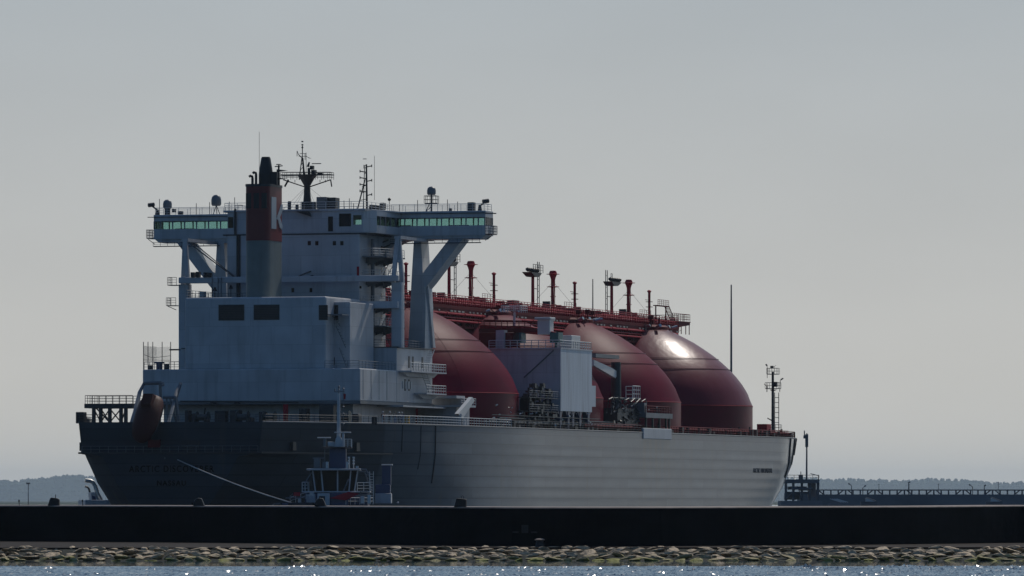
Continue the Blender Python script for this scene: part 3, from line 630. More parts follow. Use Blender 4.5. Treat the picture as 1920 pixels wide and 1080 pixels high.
for z in levels: sdoor(45.5, 46.3, z+.1, z+2.1, 10.3, twr); sdoor(50, 50.7, z+1.2, z+1.8, 10.3, twr, DGLASS, 'window')
MB().box((38.92, 9.9, 37.4), (38.99, 10.25, 38.8)).build('fire_locker', RED, twr)
MB().tube([(44, 10.8, 27), (44, 10.8, 43)], .3, 6).build('vent_trunk', GREY, twr)
mb = MB().rail([(37.2, -16.3, 26.9), (37.2, 16.3, 26.9), (55.6, 16.3, 26.9)], 1.1, 1.6, .035)
mb.rail([(18.7, 11.2, 23.5), (18.7, 16.4, 23.5), (36.8, 16.4, 23.5)], 1.1, 1.6, .03).rail([(18.7, -16.4, 23.5), (18.7, -11, 23.5)], 1.1, .8, .045)
mb.build('block_railing', GREY, SHIP)
MB().box((36.9, -16.75, 26.85), (56.0, 16.9, 26.98)).build('deck_edge', DARK, acc)
# starboard balconies with stairs
mb = MB(); mr = MB(); ms = MB()
for z, ua, ub in ((23.5, 38, 56.5), (20.35, 46, 56.5)):
    mb.box((ua, 16.6, z-.2), (ub, 18.6, z)).prism([(ua, z-.2), (ub, z-.2), (ub-2, z-.8), (ua+3, z-.8)], 1, 16.6, 17.2)
    mr.rail([(ua, 18.5, z), (ub, 18.5, z), (ub, 16.7, z)], 1.15, 1.3, .05)
ms.ladder((48, 17.6, 23.5), (52, 17.6, 26.8), .8, (0, 1, 0), .4, .06).ladder((52, 17.6, 20.3), (47.5, 17.6, 23.5), .8, (0, 1, 0), .4, .06)
mb.build('balcony', WHITE, acc); mr.build('balcony_railing', WHITE2, acc); ms.build('stairs', WHITE2, acc)
for u, z in ((43, 24), (45, 24), (50, 24), (41, 20.6), (43, 20.6)): sdoor(u, u+.8, z, z+1.7, 16.6, acc)
mb = MB()
for u in (40, 41.2, 42.4, 43, 44): mb.box((u, 16.6, 20.9), (u+.35, 16.75, 22))
mb.build('life_ring_rack', WHITE2, acc, split=True)
for u in (20, 24, 28, 32): MB().box((u, 16.58, 19.1), (u+.06, 16.64, 23.3)).build('plate_seam', GREY, low)
# boat deck canopy, lower shelf, deck crane
MB().box((34, 14.4, 18.15), (60, 18.5, 18.38)).build('boat_deck_canopy', WHITE, SHIP)
MB().box((57, 15, 19.7), (61.5, 20, 20.1)).box((61.1, 15, 18.6), (61.5, 20, 19.7)).build('canopy', WHITE, SHIP)
MB().box((56, 12, 18.4), (64, 21, 18.7)).rail([(56, 21, 18.7), (64, 21, 18.7)], 1, 1.4, .05).build('side_platform', WHITE, SHIP)
MB().box((57, 14, 15.5), (64, 20, 18.4)).build('side_house', WHITE, SHIP)
MB().box((58, 19.96, 15.7), (60, 20.05, 18)).build('side_opening', BLACK, SHIP, split=True)
cp, cq = gv(860, 776, 22), gv(884, 751, 22)
crn = MB().tube([(cp[0], 22, deck(48)), (cp[0], 22, cp[2])], .45, 8).build('provision_crane', WHITE, SHIP)
MB().prism([(cp[0]-1.2, cp[2]), (cp[0]+1.2, cp[2]-.7), (cq[0]+.7, cq[2]), (cq[0]-.5, cq[2]+.5)], 1, 21.7, 22.3).build('crane_jib', WHITE2, crn)

# poop deck fittings
KU = 1.0
mb = MB()
for x0, x1, y0, y1 in ((346, 353, 769, 790), (359, 365, 775, 790), (402, 422, 770, 786), (430, 448, 769, 786), (485, 495, 772, 786), (560, 575, 766, 786), (598, 625, 758, 786), (660, 672, 776, 788)):
    a = gu(x0, y1, 14); b = gu(x1, y0, 14); mb.box((14, a[1], 15.4), (15.6, b[1], b[2]))
mb.build('deck_locker', DARK, SHIP, bevel=.1, split=True)
MB().box((13, gu(531, 0, 13)[1], 15.4), (13.8, gu(537, 0, 13)[1], 18.3)).build('hydrant_post', RED, SHIP)
mw = mat('winch_green_paint', (0.04, 0.06, 0.06), .5)
for x in (380, 455, 505, 645):
    p = gu(x, 780, 9); w_ = MB().lathe((0, 0, 0), [(.9, -.9), (.9, -.8), (.45, -.75), (.45, .75), (.9, .8), (.9, .9)], 12)
    w_.V = [(9+a, p[1]+c, 16.4+b) for a, b, c in w_.V]
    o = w_.build('mooring_winch', mw, SHIP, smooth=True); MB().box((8.4, p[1]-1.5, 15.3), (9.8, p[1]+1.5, 15.6)).build('winch_bed', DARK, o)
mb = MB()
for x in (386, 470, 570, 700): p = gu(x, 788, 2); mb.tube([(2, p[1], 15.3), (2, p[1], 16.3)], .25, 8).tube([(3, p[1], 15.3), (3, p[1], 16.3)], .25, 8)
mb.build('bitt', BLACK, SHIP, split=True)
MB().tube([gu(385, 765, 16), gu(383, 778, 16), (16, gu(383, 778, 16)[1], 15.4)], .12, 6).build('vent_cowl', BLACK, SHIP)
mb = MB().tube([gu(338, 752, 16.7), gu(560, 754, 16.7)], .08, 5)
for x in (395, 402, 440, 446): mb.box((16.6, gu(x, 0, 16.7)[1], 18.5), (16.9, gu(x+4, 0, 16.7)[1], 18.75))
mb.build('service_pipe', DARK, SHIP)
mb = MB()
for i, u in enumerate(np.linspace(-16.5, 9, 18)):
    mb.box((u-.05, -hb(u, 15.5)+.1, 15.3), (u+.05, -hb(u, 15.5)+.2, 16.3))
mb.rail([(u, -hb(u, 15.5)+.15, 15.4) for u in np.linspace(-16.8, 12, 8)], 1.1, 1.3, .03).rail([(-16.8, -14, 15.4), (-16.8, -9, 15.4)], 1.1, 1.2, .04)
mb.rail([(-16.8, -3, 15.4), (-16.8, 14, 15.4)], 1.1, 1.4, .025).rail([(u, hb(u, 15.5)-.15, 15.4) for u in np.linspace(-16.8, 10, 8)], 1.1, 1.4, .025)
mb.build('stern_railing', DARK, SHIP)
MB().box((-16.6, -14.2, 15.3), (-15.3, -13.0, 16.9)).build('stern_locker', BLACK, SHIP, bevel=.1)
# port aft trestle platform
T = 0.0
z1 = gu(170, 757.5, T)[2]; z0 = gu(170, 766, T)[2]
vL, vR = gu(172, 0, T)[1], gu(262, 0, T)[1]
tp = MB().box((T-3, vL, z0), (T+3, vR, z1)).build('trestle_platform', DARK, SHIP)
MB().rail([(T-2.9, vR, z1), (T-2.9, vL+.1, z1), (T+2.9, vL+.1, z1), (T+2.9, vR, z1)], 1.15, 1.0, .04).build('railing', DARK, tp)
mb = MB()
xs = [176, 189, 206, 227, 236]
for x in xs:
    for uu in (T-2.7, T+2.7): p = gu(x, 0, uu); mb.box((uu-.22, p[1]-.22, 15.3), (uu+.22, p[1]+.22, z0))
mb.build('trestle_leg', DARK, tp, split=True); mb = MB()
for a, b in ((176, 189), (206, 189), (189, 206), (206, 227), (227, 206), (236, 227)):
    for uu in (T-2.7,): mb.tube([(uu, gu(a, 0, uu)[1], z0-.1), (uu, gu(b, 0, uu)[1], 15.6)], .1, 5)
mb.tube([(T-2.7, gu(193, 0, T)[1], z0), (T-2.7, gu(222, 0, T)[1], 15.3)], .12, 5)
mb.build('trestle_brace', DARK, tp, split=True)
# netted sports court on the port shoulder
KU = 0.92
nz = 23.5
mb = MB(); us_ = 24
post = []
for x in (269, 277.5, 286.5, 304, 320):
    p = gu(x, 641, us_); post.append(p[1]); mb.tube([(us_, p[1], nz), (us_, p[1], p[2])], .06, 5)
net = mb.tube([(us_, post[0], 25.8), (us_, post[2], 25.3), (us_, post[-1], 25.6)], .03, 4).tube([(us_, post[0], 25.0), (us_, post[-1], 24.9)], .03, 4).build('net_posts', DARK, SHIP)
MB().prism([(post[0], 24.9), (post[-1], 24.9), (post[-1], 26.9), (post[2], 26.85), (post[1], 26.9), (post[0], 27.1)], 0, us_-.02, us_+.02).build('netting', NET, net)
MB().prism([(24, 24.4), (30, 24.6), (30, 27.1), (24, 27.1)], 1, post[0]-.02, post[0]+.02).build('netting', NET, net)
a, b = gu(291, 691, 22), gu(302, 679, 22)
MB().box((22, a[1]+.15, 23.45), (23, b[1]-.15, b[2]-.2)).box((21.7, a[1]-.1, b[2]-.2), (23.3, b[1]+.1, b[2])).build('deck_vent', BLUE, SHIP)
mb = MB()
for x, h in ((281, .7), (312, .9)): p = gu(x, 0, 22); mb.box((22, p[1]-.3, 23.4), (22.6, p[1]+.3, 23.5+h))
mb.tube([(21, gu(318, 0, 21)[1], 26.4), (21, gu(338, 0, 21)[1], 26.4)], .12, 5)
mb.build('deck_fitting', BLACK, SHIP, split=True)

# stern davit frame for the lifeboat
KU = 1.0
dv = MB()
def D(x, y, u): return gu(x, y, u)
for uu in (-9.5, -14.5):
    o = (uu+9.5)*0
dpts = [D(238, 822, -15), D(253, 772, -10), D(262, 735, -6), D(270, 719, -5), D(302, 718, -5)]
dv.tube(dpts, .30, 6)
dv.tube([D(302, 718, -5), D(304, 724, -5)], .4, 6)
dv.tube([D(300, 719, -5), D(301, 742, -5), D(299, 795, -5)], .22, 6)
off = 5.5
dv.tube([(p[0], p[1]+off, p[2]) for p in dpts[:-1]]+[(-5, dpts[-1][1]+2, dpts[-1][2]-2.8)], .25, 6)
dv.tube([D(329, 745, -8), D(335, 790, -8)], .3, 6).tube([D(306, 745, -8), D(330, 745, -8)], .25, 6).tube([D(318, 745, -8), D(330, 792, -8)], .15, 6).tube([D(312, 745, -8), D(316, 792, -8)], .15, 6)
dv.tube([D(305, 800, -8), D(309, 860, -17.3)], .1, 5)
dv.build('lifeboat_davit', GREY, SHIP, smooth=True)

# ---- cargo tanks
prof = [(21.3, -.4), (21.3, 3.0), (21.3, 5.3), (21.25, 5.5), (20.9, 6.3), (20.35, 7.7), (19.5, 9.1), (18.5, 10.4), (17.3, 11.7), (16.0, 12.9), (14.4, 14.2), (12.8, 15.3), (11.1, 16.4), (9.4, 17.3), (8.0, 18.0), (6.7, 18.6), (5.0, 19.15), (3.0, 19.5), (0, 19.7)]
DT = 46.556; UC = [76.828+i*DT for i in range(4)]
for i, uc in enumerate(UC):
    z = deck(uc)
    tk = MB().lathe((uc, 0, z), prof[3:], 128).build('cargo_tank', REDTANK if i == 3 else TANKW, SHIP, smooth=True)
    MB().lathe((uc, 0, z), [(21.3, -.4), (21.3, 5.5)], 128).build('tank_skirt', SKIRT, tk, smooth=True)
    MB().torus((uc, 0, z+5.35), 21.3, .07, 128, 5).build('skirt_ring', RED, tk, smooth=True)
    MB().torus((uc, 0, z+.5), 21.4, .15, 96, 5).build('base_ring', REDM, tk, smooth=True)
    for rr, zz in ((15.35, 13.45), (17.35, 11.65), (7.4, 18.15)):
        MB().torus((uc, 0, z+zz+.05), rr+.05, .045, 96, 6).build('spray_ring', REDTANK, tk, smooth=True)
    mb = MB()
    for k in range(6):
        a = k*math.tau/6+.1
        mb.tube([(uc+(r_+.03)*math.cos(a), (r_+.03)*math.sin(a), z+h_+.03) for r_, h_ in prof[3:16]], .015, 4)
    if i == 0: mb.build('weld_seam', TANKW, tk)
    # dome cap with piping at the crown
    dm = MB().lathe((uc, 0, z+17.6), [(6.7, 0), (6.7, 1.5), (6.2, 1.8), (0, 2.3)], 32).build('tank_dome', REDM, tk, smooth=True)
    mb = MB(); rnd = random.Random(i+3)
    for k in range(22):
        a = rnd.uniform(0, math.tau); r0 = rnd.uniform(4.4, 6.6); h = rnd.uniform(.5, 2.2)
        p = (uc+r0*math.cos(a), r0*math.sin(a), z+18.6)
        mb.tube([p, (p[0], p[1], p[2]+h), (p[0]+rnd.uniform(-1.5, 1.5), p[1]+rnd.uniform(-1.5, 1.5), p[2]+h)], rnd.uniform(.08, .2), 6)
        if k % 3 == 0: mb.box((p[0]-.3, p[1]-.4, p[2]+h-.3), (p[0]+.4, p[1]+.4, p[2]+h+.4))
    mb.build('dome_piping', REDM, dm, split=True)
    mb = MB()
    for k in range(7):
        a = rnd.uniform(math.pi*.2, math.pi*.95); r0 = rnd.uniform(5.4, 7.5)
        mb.tube([(uc+r0*math.cos(a), r0*math.sin(a), z+19), (uc+r0*math.cos(a)+rnd.uniform(-1, 1), r0*math.sin(a)+.8, z+19.3)], rnd.uniform(.15, .32), 8)
    mb.build('dome_valve', STEEL, dm, smooth=True, split=True)
# deck lamp column beside the forward tank
p = gu(1390, 808, 232)
lc = MB().tube([(232, p[1], deck(232)), (232, p[1], gu(0, 750, 232)[2])], .35, 8).build('lamp_column', DARK, SHIP)
z = gu(0, 750, 232)[2]
MB().box((231, p[1]-1, z), (233, p[1]+1, z+.3)).rail([(231, p[1]-1, z+.3), (231, p[1]+1, z+.3)], .8, .7, .04).box((231.5, p[1]+.2, z-.6), (232.5, p[1]+1, z)).build('lamp_head', DARK, lc)
MB().box((231.5, p[1]+.3, z-4.2), (232.3, p[1]+1, z-3)).build('junction_box', DARK, lc)

# ---- pipe rack along the tank tops
R0, R1 = 58, 236
rk = MB()
for v in (-4.2, 4.2):
    rk.box((R0, v-.12, 34.5), (R1-3, v+.12, 35.0)); rk.box((R0, v-.1, 33.0), (R1-3, v+.1, 33.25)); rk.box((R0, v-.05, 33.9), (R1-3, v+.05, 34.5))
    for u in np.arange(R0, R1-4, 1.2): rk.box((u-.05, v-.06, 33.2), (u+.05, v+.06, 34))
    for k_, u in enumerate(np.arange(R0, R1-5, 2.4)): rk.tube([(u, v, 33.2 if k_ % 2 else 34), (u+2.4, v, 34 if k_ % 2 else 33.2)], .07, 4)
for v in (-3.2, 3.2):
    rk.box((R0, v-.12, 34.6), (R1, v+.12, 35.0)); rk.box((R0, v-.1, 33.9), (R1, v+.1, 34.1))
for u in np.arange(R0, R1, 2.4):
    rk.box((u-.08, -3.3, 34.1), (u+.08, 3.3, 34.25)); rk.box((u-.08, 3.1, 34.1), (u+.08, 3.25, 34.6)); rk.box((u-.08, -3.25, 34.1), (u+.08, -3.1, 34.6))
    rk.tube([(u, 3.2, 34.1), (u+2.4, 3.2, 34.6)], .05, 4)
rack = rk.build('pipe_rack', REDM, SHIP)
MB().box((R0, -4.2, 35.0), (R1-3, 4.2, 35.06)).build('walkway', REDM, rack)
mb = MB()
for v, z, r in ((4.0, 35.35, .15), (3.9, 35.8, .12), (4.3, 33.7, .2), (4.3, 32.6, .18), (4.25, 33.1, .12), (3.0, 35.45, .28), (2.3, 35.5, .33), (1.4, 35.4, .22), (.6, 35.6, .4), (-1.5, 35.6, .35), (2.7, 36.05, .18), (3.3, 34.35, .16), (1.8, 36.2, .15), (-.6, 36.3, .22)):
    mb.tube([(u, v, z) for u in np.linspace(R0, R1-4, 8)], r, 8)
mb.build('pipeline', RED, rack, smooth=True, split=True)
mb = MB()
for v, z, r in ((4.0, 35.35, .15), (3.0, 35.45, .28), (2.7, 36.05, .18), (4.3, 33.7, .2), (-.6, 36.3, .22)):
    for u in np.arange(R0+2, R1-4, 9.3): mb.tube([(u-.15, v, z), (u+.15, v, z)], r*1.4, 8)
mb.build('pipe_collar', RED, rack, smooth=True, split=True)
mb = MB(); rnd = random.Random(5)
for u in np.arange(R0+1, R1-2, 2.0):
    if rnd.random() < .75: mb.box((u, 4.3, 34.0), (u+rnd.uniform(.4, 1.3), 4.4, 34.25))
mb.build('pipe_clamp', CREAM, rack, split=True)
mb = MB()
for _ in range(66):
    u = rnd.uniform(R0, R1-2); v = rnd.uniform(-2.5, 3.2); h = rnd.uniform(.3, 1.5)
    mb.tube([(u, v, 35), (u, v, 35.2+h)], rnd.uniform(.04, .12), 5)
    if rnd.random() < .5: mb.box((u-.2, v-.2, 35+h), (u+.2, v+.2, 35.3+h))
mb.build('valve', RED, rack, split=True)
mb = MB().rail([(R0, 4.2, 35.05), (R1-3, 4.2, 35.05)], 1.3, 1.1, .05, 3).rail([(R0, 3.2, 35.05), (R1, 3.2, 35.05)], 1.7, 1.7, .045, 3).rail([(R0, -3.2, 35.05), (R1, -3.2, 35.05)], 2.0, 1.3, .05, 3)
mb.build('walkway_railing', RED, rack)
mb = MB()
for uc in UC:
    for du in (-11, -8.5, -6, -3, 0, 3, 6, 8.5, 11):
        for v in (-4, 4):
            r_ = math.hypot(du, v); zt = deck(uc)+np.interp(r_, [p_[0] for p_ in prof[::-1]], [p_[1] for p_ in prof[::-1]])
            mb.tube([(uc+du, v, zt-.3), (uc+du, v, 34.3)], .18, 6)
mb.build('rack_support', REDM, rack, split=True)
mb = MB()
for k in range(3):
    um_ = (UC[k]+UC[k+1])/2
    for du in (-6.5, -3.2, 0, 3.2, 6.5):
        for v in (-4, 4): mb.tube([(um_+du, v, 15), (um_+du, v, 34)], .35, 6)
    for z in (20, 26, 31): mb.tube([(um_-3.2, 2.8, z), (um_+3.2, 2.8, z)], .2, 5).tube([(um_-3.2, 2.8, z), (um_+3.2, 2.8, z+4)], .12, 5).tube([(um_-3.2, -2.8, z), (um_-3.2, 2.8, z)], .2, 5)
for k in range(3):
    a_, b_ = UC[k]+9, UC[k+1]-9
    for v in (-4, 4):
        mb.box((a_, v-.08, 31.6), (b_, v+.08, 31.9))
        for u in np.arange(a_, b_, 1.7): mb.box((u-.08, v-.08, 31.9), (u+.08, v+.08, 33.1))
        for u in np.arange(a_, b_-3, 3.4): mb.tube([(u, v, 31.8), (u+3.4, v, 33)], .09, 4)
    mb.box((a_, -4, 31.55), (b_, 4, 31.62))
    mb.build('gap_truss', REDM, rack, split=True) if False else mb.build('gap_truss', REDM, rack); mb = MB()
mb = MB()     # lit junctions of piping just under the rack, one cluster over each dome
for uc in UC:
    for _ in range(16):
        u = uc+rnd.uniform(-9, 9); v = rnd.uniform(2.2, 3.4); z_ = rnd.uniform(33.2, 34.5)
        mb.tube([(u, v, z_), (u+rnd.uniform(-.8, .8), v+.2, z_+rnd.uniform(-.5, .5))], rnd.uniform(.08, .2), 6)
mb.build('pipe_bend', STEEL, rack, smooth=True, split=True)
# forward end platform of the rack
ep = MB().box((R1-4, -3.5, 36.0), (243.5, 3.5, 36.15)).prism([(R1-4, 36.0), (243.5, 36.0), (243.5, 35.6), (238, 35.2), (R1-4, 34.6)], 1, -3.4, -3.1).prism([(R1-4, 36.0), (243.5, 36.0), (243.5, 35.6), (238, 35.2), (R1-4, 34.6)], 1, 3.1, 3.4)
for u in (238, 241, 243.3): ep.tube([(u, 3.3, 36), (u, 3.3, 33.9)], .08, 5)
ep = ep.build('end_platform', REDM, rack)
MB().rail([(R1-4, 3.4, 36.15), (243.4, 3.4, 36.15), (243.4, -3.4, 36.15), (R1-4, -3.4, 36.15)], 1.3, 1.2, .045).build('railing', REDM, ep)
MB().ladder((228, 3.4, 38.6), (233, 3.4, 35.4), .8, (0, 1, 0), .4, .08).box((221, 2.9, 38.4), (228, 3.8, 38.55)).rail([(221, 3.8, 38.5), (228, 3.8, 38.5)], 1.0, 1.2, .04).tube([(221, 3.4, 35), (221, 3.4, 38.5)], .12, 5).tube([(227.5, 3.4, 35), (227.5, 3.4, 38.5)], .12, 5).build('rack_stairs', REDM, rack)
# vent risers, slender posts, floodlight towers
def riser(u):
    o = MB().lathe((u, 0, 35), [(.36, 0), (.36, 6.3), (.5, 6.8), (.66, 7.1), (.66, 7.5), (.5, 7.8), (0, 7.85)], 12).build('vent_riser', RED, SHIP, smooth=True)
    MB().lathe((u, 0, 35), [(.3, 5.0), (1.05, 5.1), (1.05, 5.16), (.3, 5.25)], 12).lathe((u, 0, 35), [(.5, 7.15), (1.15, 7.2), (1.15, 7.26), (.5, 7.35)], 12).torus((u, 0, 37), .42, .08, 12, 5).torus((u, 0, 38.5), .42, .08, 12, 5).build('baffle_plate', RED, o, split=True)
    mb = MB()
    for dx, dy in ((7, 2.5), (-7, 2.5), (7, -2.5), (-7, -2.5)): mb.tube([(u, 0, 41), (u+dx, dy, 36)], .025, 3)
    mb.build('guy_wire', DARK, o)
    MB().box((u-3.5, -2, 36.1), (u+3.5, 3, 36.2)).box((u-3.0, 1.5, 36.2), (u-2.4, 2.2, 37.0)).box((u+2, -1, 36.2), (u+2.5, 0, 36.8)).tube([(u-1.5, 1, 35), (u-1.5, 1, 37.0), (u-.3, 0, 37.4)], .14, 6).rail([(u-3.5, 3, 36.5), (u+3.5, 3, 36.5)], 1, 1.4, .035).build('riser_platform', REDM, o)
for i in range(4): riser(77.8+i*46.0)
for i in range(4):
    u = 90.0+i*46.3
    o = MB().tube([(u, 0, 35), (u, 0, 41.0)], .23, 8).lathe((u, 0, 41), [(.3, 0), (.42, .25), (.2, .4), (0, .45)], 8).build('slender_post', RED, SHIP, smooth=True)
    MB().tube([(u, 0, 39.6), (u-2.6, 0, 39.65)], .05, 4).box((u-.5, -.5, 38.4), (u+.5, .5, 38.5)).box((u-.5, -.5, 39.3), (u+.5, .5, 39.4)).build('bracket', REDM, o)
for i, (u, flip) in enumerate(((112.2, 1), (158.1, 1), (205.1, -1))):
    top = 43.0 if i else 43.2
    o = MB().tube([(u, 0, 35), (u, 0, top-1.6)], .30, 8, .26).build('floodlight_tower', RED, SHIP, smooth=True)
    z = top-1.6; f = -1 if flip > 0 else 1
    pl = MB().prism([(u-1.2, z), (u+1.2, z), (u+2.6+(1 if f > 0 else 0), z+.7), (u-2.6-(1 if f < 0 else 0), z+.7)], 1, -.8, .8).build('lamp_platform', BLACK, o)
    mb = MB()
    for k in range(6): a = u+f*(k*1.05-1.6); mb.lathe((a, .3, z+1.1), [(.15, -.35), (.42, -.1), (.42, .2), (.1, .35)], 7)
    mb.build('floodlight', BLACK, pl, split=True)
    s_ = -f
    MB().ladder((u+s_*3.2, 0, 35.2), (u+s_*3.2, 0, top+1.0), 1.0, (1, 0, 0), .9, .07).tube([(u+s_*1, 0, 37), (u+s_*3, 0, 37)], .06, 4).tube([(u+s_*1, 0, 39.5), (u+s_*3, 0, 39.5)], .06, 4).rail([(u-2.4, .8, z+.7), (u+3.2*s_, .8, z+.7)], 1.3, 1.4, .05).build('cage_ladder', DARK, o)
# assorted gear on the rack
mb = MB()
for u, a_, h in ((147, 1.5, 1.2), (99.5, .7, .9), (103, .5, 1.2), (166, .3, 1.6), (212, .3, 1.6), (180, .8, .9), (184, .4, 1.2), (188, 1.2, .6), (150, .3, .9), (119, .9, .8), (130, .4, 1.1), (196, .4, .9), (108, .3, 1.3), (140, .3, .9), (175, .3, 1.1), (201, .5, .8), (218, .3, 1.0)):
    mb.box((u-a_, -.6, 36.0), (u+a_, .6, 36.0+h))
    mb.tube([(u, 0, 35), (u, 0, 36.3)], .12, 6)
mb.tube([(95, -1, 36.9), (110, -1, 36.9)], .06, 4)
mb.build('equipment_box', DARK, rack, split=True)
MB().tube([(193.5, 0, 35), (193.5, 0, 42.2)], .12, 6, .08).build('whip_antenna', DARK, SHIP, split=True)

# ---- compressor house with its gear
P = [(96.4, 11.5), (96.4, 23), (113.5, 23), (113.5, 19.8), (104, 12.5)]
ch = MB().prism(P, 2, 18.4, 28.0).build('compressor_house', WHITE, SHIP)
MB().box((96.3, 22.98, 18.4), (113.6, 23.12, 28.05)).build('corrugated_side', CORR, ch)
MB().box((113.5, 21, 19.3), (116.2, 23, 22.6)).build('end_box', CORR, ch)
MB().prism([(96.2, 11.4), (96.2, 23.2), (113.7, 23.2), (113.7, 19.6), (103.9, 12.3)], 2, 28.0, 28.2).build('roof', WHITE, ch)
mb = MB()
for u in (97.2, 101.5, 104, 108, 112.6):
    mb.box((u-.5, 22, deck(u)-.1), (u+.5, 22.9, 18.4)); mb.prism([(u-1.5, 18.4), (u+1.5, 18.4), (u+.5, 17.6), (u-.5, 17.6)], 1, 22.2, 22.8)
for v in (13, 16.5, 19.5): mb.box((96.8, v-.4, 15.8), (97.8, v+.4, 18.4))
mb.build('support_leg', BLUE, ch, split=True)
MB().rail([(96.3, 11.5, 28.2), (96.3, 23, 28.2), (113.5, 23, 28.2), (113.5, 19.8, 28.2)], 1.15, 1.2, .06, 3).build('roof_railing', WHITE2, ch)
a, b = gu(1052, 660, 96.2), gu(1008, 705, 96.2)
MB().tube([(96.3, 22, 27.8), (96.3, 17.2, 23.6)], .1, 4).build('stair_rail', GREY, ch)
MB().tube([(96.35, v_, 18.5+.0) for v_ in (17, 17.01)], .01, 3).build('drain', GREY, ch)
def arch():
    mb = MB(); P_ = [(17.6+1.1*math.cos(a), 19.9+1.1*math.sin(a)) for a in np.linspace(0, math.pi, 9)]+[(16.5, 18.5), (18.7, 18.5)]
    return mb.prism(P_, 0, 96.3, 96.42).build('arched_opening', BLACK, ch)
arch()
MB().box((104, 20, 28.2), (109, 22.6, 30.3)).build('white_cabinet', WHITE2, ch, bevel=.08)
for u, v in ((97.5, 15), (97.5, 21)): MB().box((u, v, 29), (u+2.5, v+1.4, 30.6)).tube([(u+1, v+.7, 28), (u+1, v+.7, 29)], .2, 6).build('teal_cabinet', TEAL, ch)
MB().box((97, 12.4, 28.2), (98.6, 13.8, 31)).build('vent_trunk', WHITE, ch)
rc = MB().tube([(100, 13.5, 28.1), (100, 13.5, 30.5)], .7, 10).build('hose_crane', RED, SHIP)
MB().prism([(9, 31.2), (21.5, 30.0), (21.6, 30.6), (17, 31.6), (9, 31.9)], 0, 99.5, 100.5).build('crane_jib', RED, rc)
MB().prism([(9, 32.4), (18, 32.2), (18, 32.5), (9, 32.8)], 0, 101.5, 102.2).build('crane_beam', REDM, rc)
MB().box((97.5, 9.5, 28.3), (98.2, 16, 30.6)).box((99, 9, 30.7), (100.5, 19.5, 31.3)).rail([(98.8, 9, 31.3), (98.8, 17.5, 31.3)], 1.1, .9, .06, 3).build('crane_gallery', REDM, rc)
MB().box((98.8, 18.6, 30.3), (101, 20.6, 32.8)).box((98.5, 18.2, 32.6), (101.3, 20.8, 33)).build('crane_cab', WHITE2, rc, bevel=.1)
MB().rail([(98, 16, 33.8), (102, 16, 33.8), (102, 13, 33.8), (98, 13, 33.8)], 1.0, .9, .05, 3, True).tube([(100, 14.5, 31), (100, 14.5, 33.8)], .2, 6).build('crane_platform', WHITE2, rc)

# ---- manifold station
ma = MB().tube([(138.2, 20, deck(138)), (138.2, 20, 26.8)], .95, 12, .8).build('manifold_crane', DARK, SHIP, smooth=True)
MB().prism([(124.5, 26.9), (124.5, 26.0), (137, 24.2), (138.5, 25.2), (135, 25.8)], 1, 19.7, 20.3).build('crane_jib', WHITE2, ma)
MB().box((124.5, 19.4, 27.3), (138, 20.6, 27.9)).build('crane_boom', GREY, ma)
MB().box((138.8, 20, 20.9), (144, 22.5, 21.1)).rail([(139.5, 22.4, 21.1), (144, 22.4, 21.1), (144, 20, 21.1)], 1.9, 1.1, .06, 3).build('crane_balcony', WHITE2, ma)
mb = MB().box((130, 19.6, 15.8), (142, 22.6, 19.3))
rnd = random.Random(11)
for _ in range(46):
    u = rnd.uniform(126, 143); z = rnd.uniform(17, 21); h = rnd.uniform(.3, 2.2)
    mb.tube([(u, 22.7, z), (u+rnd.uniform(-1.5, 1.5), 22.7+rnd.uniform(0, .4), z+rnd.uniform(-1, 1))], rnd.uniform(.06, .2), 6)
mfd = mb.build('manifold', DARK, SHIP)
mb = MB()
for k in range(7):
    u = 124+k*3.2; mb.tube([(u, 22.5, 18.4), (u, 22.9, 20.6+.3*math.sin(k)), (u+1.6, 23, 20.9), (u+2.6, 23, 20.4)], .10, 7)
mb.build('manifold_pipe', DARK, mfd, smooth=True, split=True)
mb = MB()
for k in range(6): u = 126+k*5; mb.tube([(u, 23.1, 18.6+.5*(k % 3)), (u+.3, 23.3, 18.7+.5*(k % 3))], .13, 8)
mb.build('manifold_flange', GREY, mfd, smooth=True, split=True)
MB().box((141.5, 21.6, 18.3), (143, 23.8, 20.3)).build('bulkhead', GREY, mfd)
mp = MB().box((141.5, 19.5, 18.0), (157.5, 24.0, 18.35)).box((141.5, 23.8, 17.9), (157.5, 24.1, 18.7)).build('manifold_platform', GREY, SHIP)
MB().rail([(141.8, 23.9, 18.7), (157.2, 23.9, 18.7), (157.2, 20, 18.7)], 1.1, 1.6, .05).build('railing', REDM, mp)
mb = MB()
for u in (143, 147, 151, 155, 157): mb.box((u-.15, 23.5, deck(u)), (u+.15, 23.8, 18))
for u in (144, 145.5, 155, 156): mb.tube([(u, 22, 18.4), (u, 22, 19.7)], .3, 7)
mb.build('platform_post', DARK, mp, split=True)
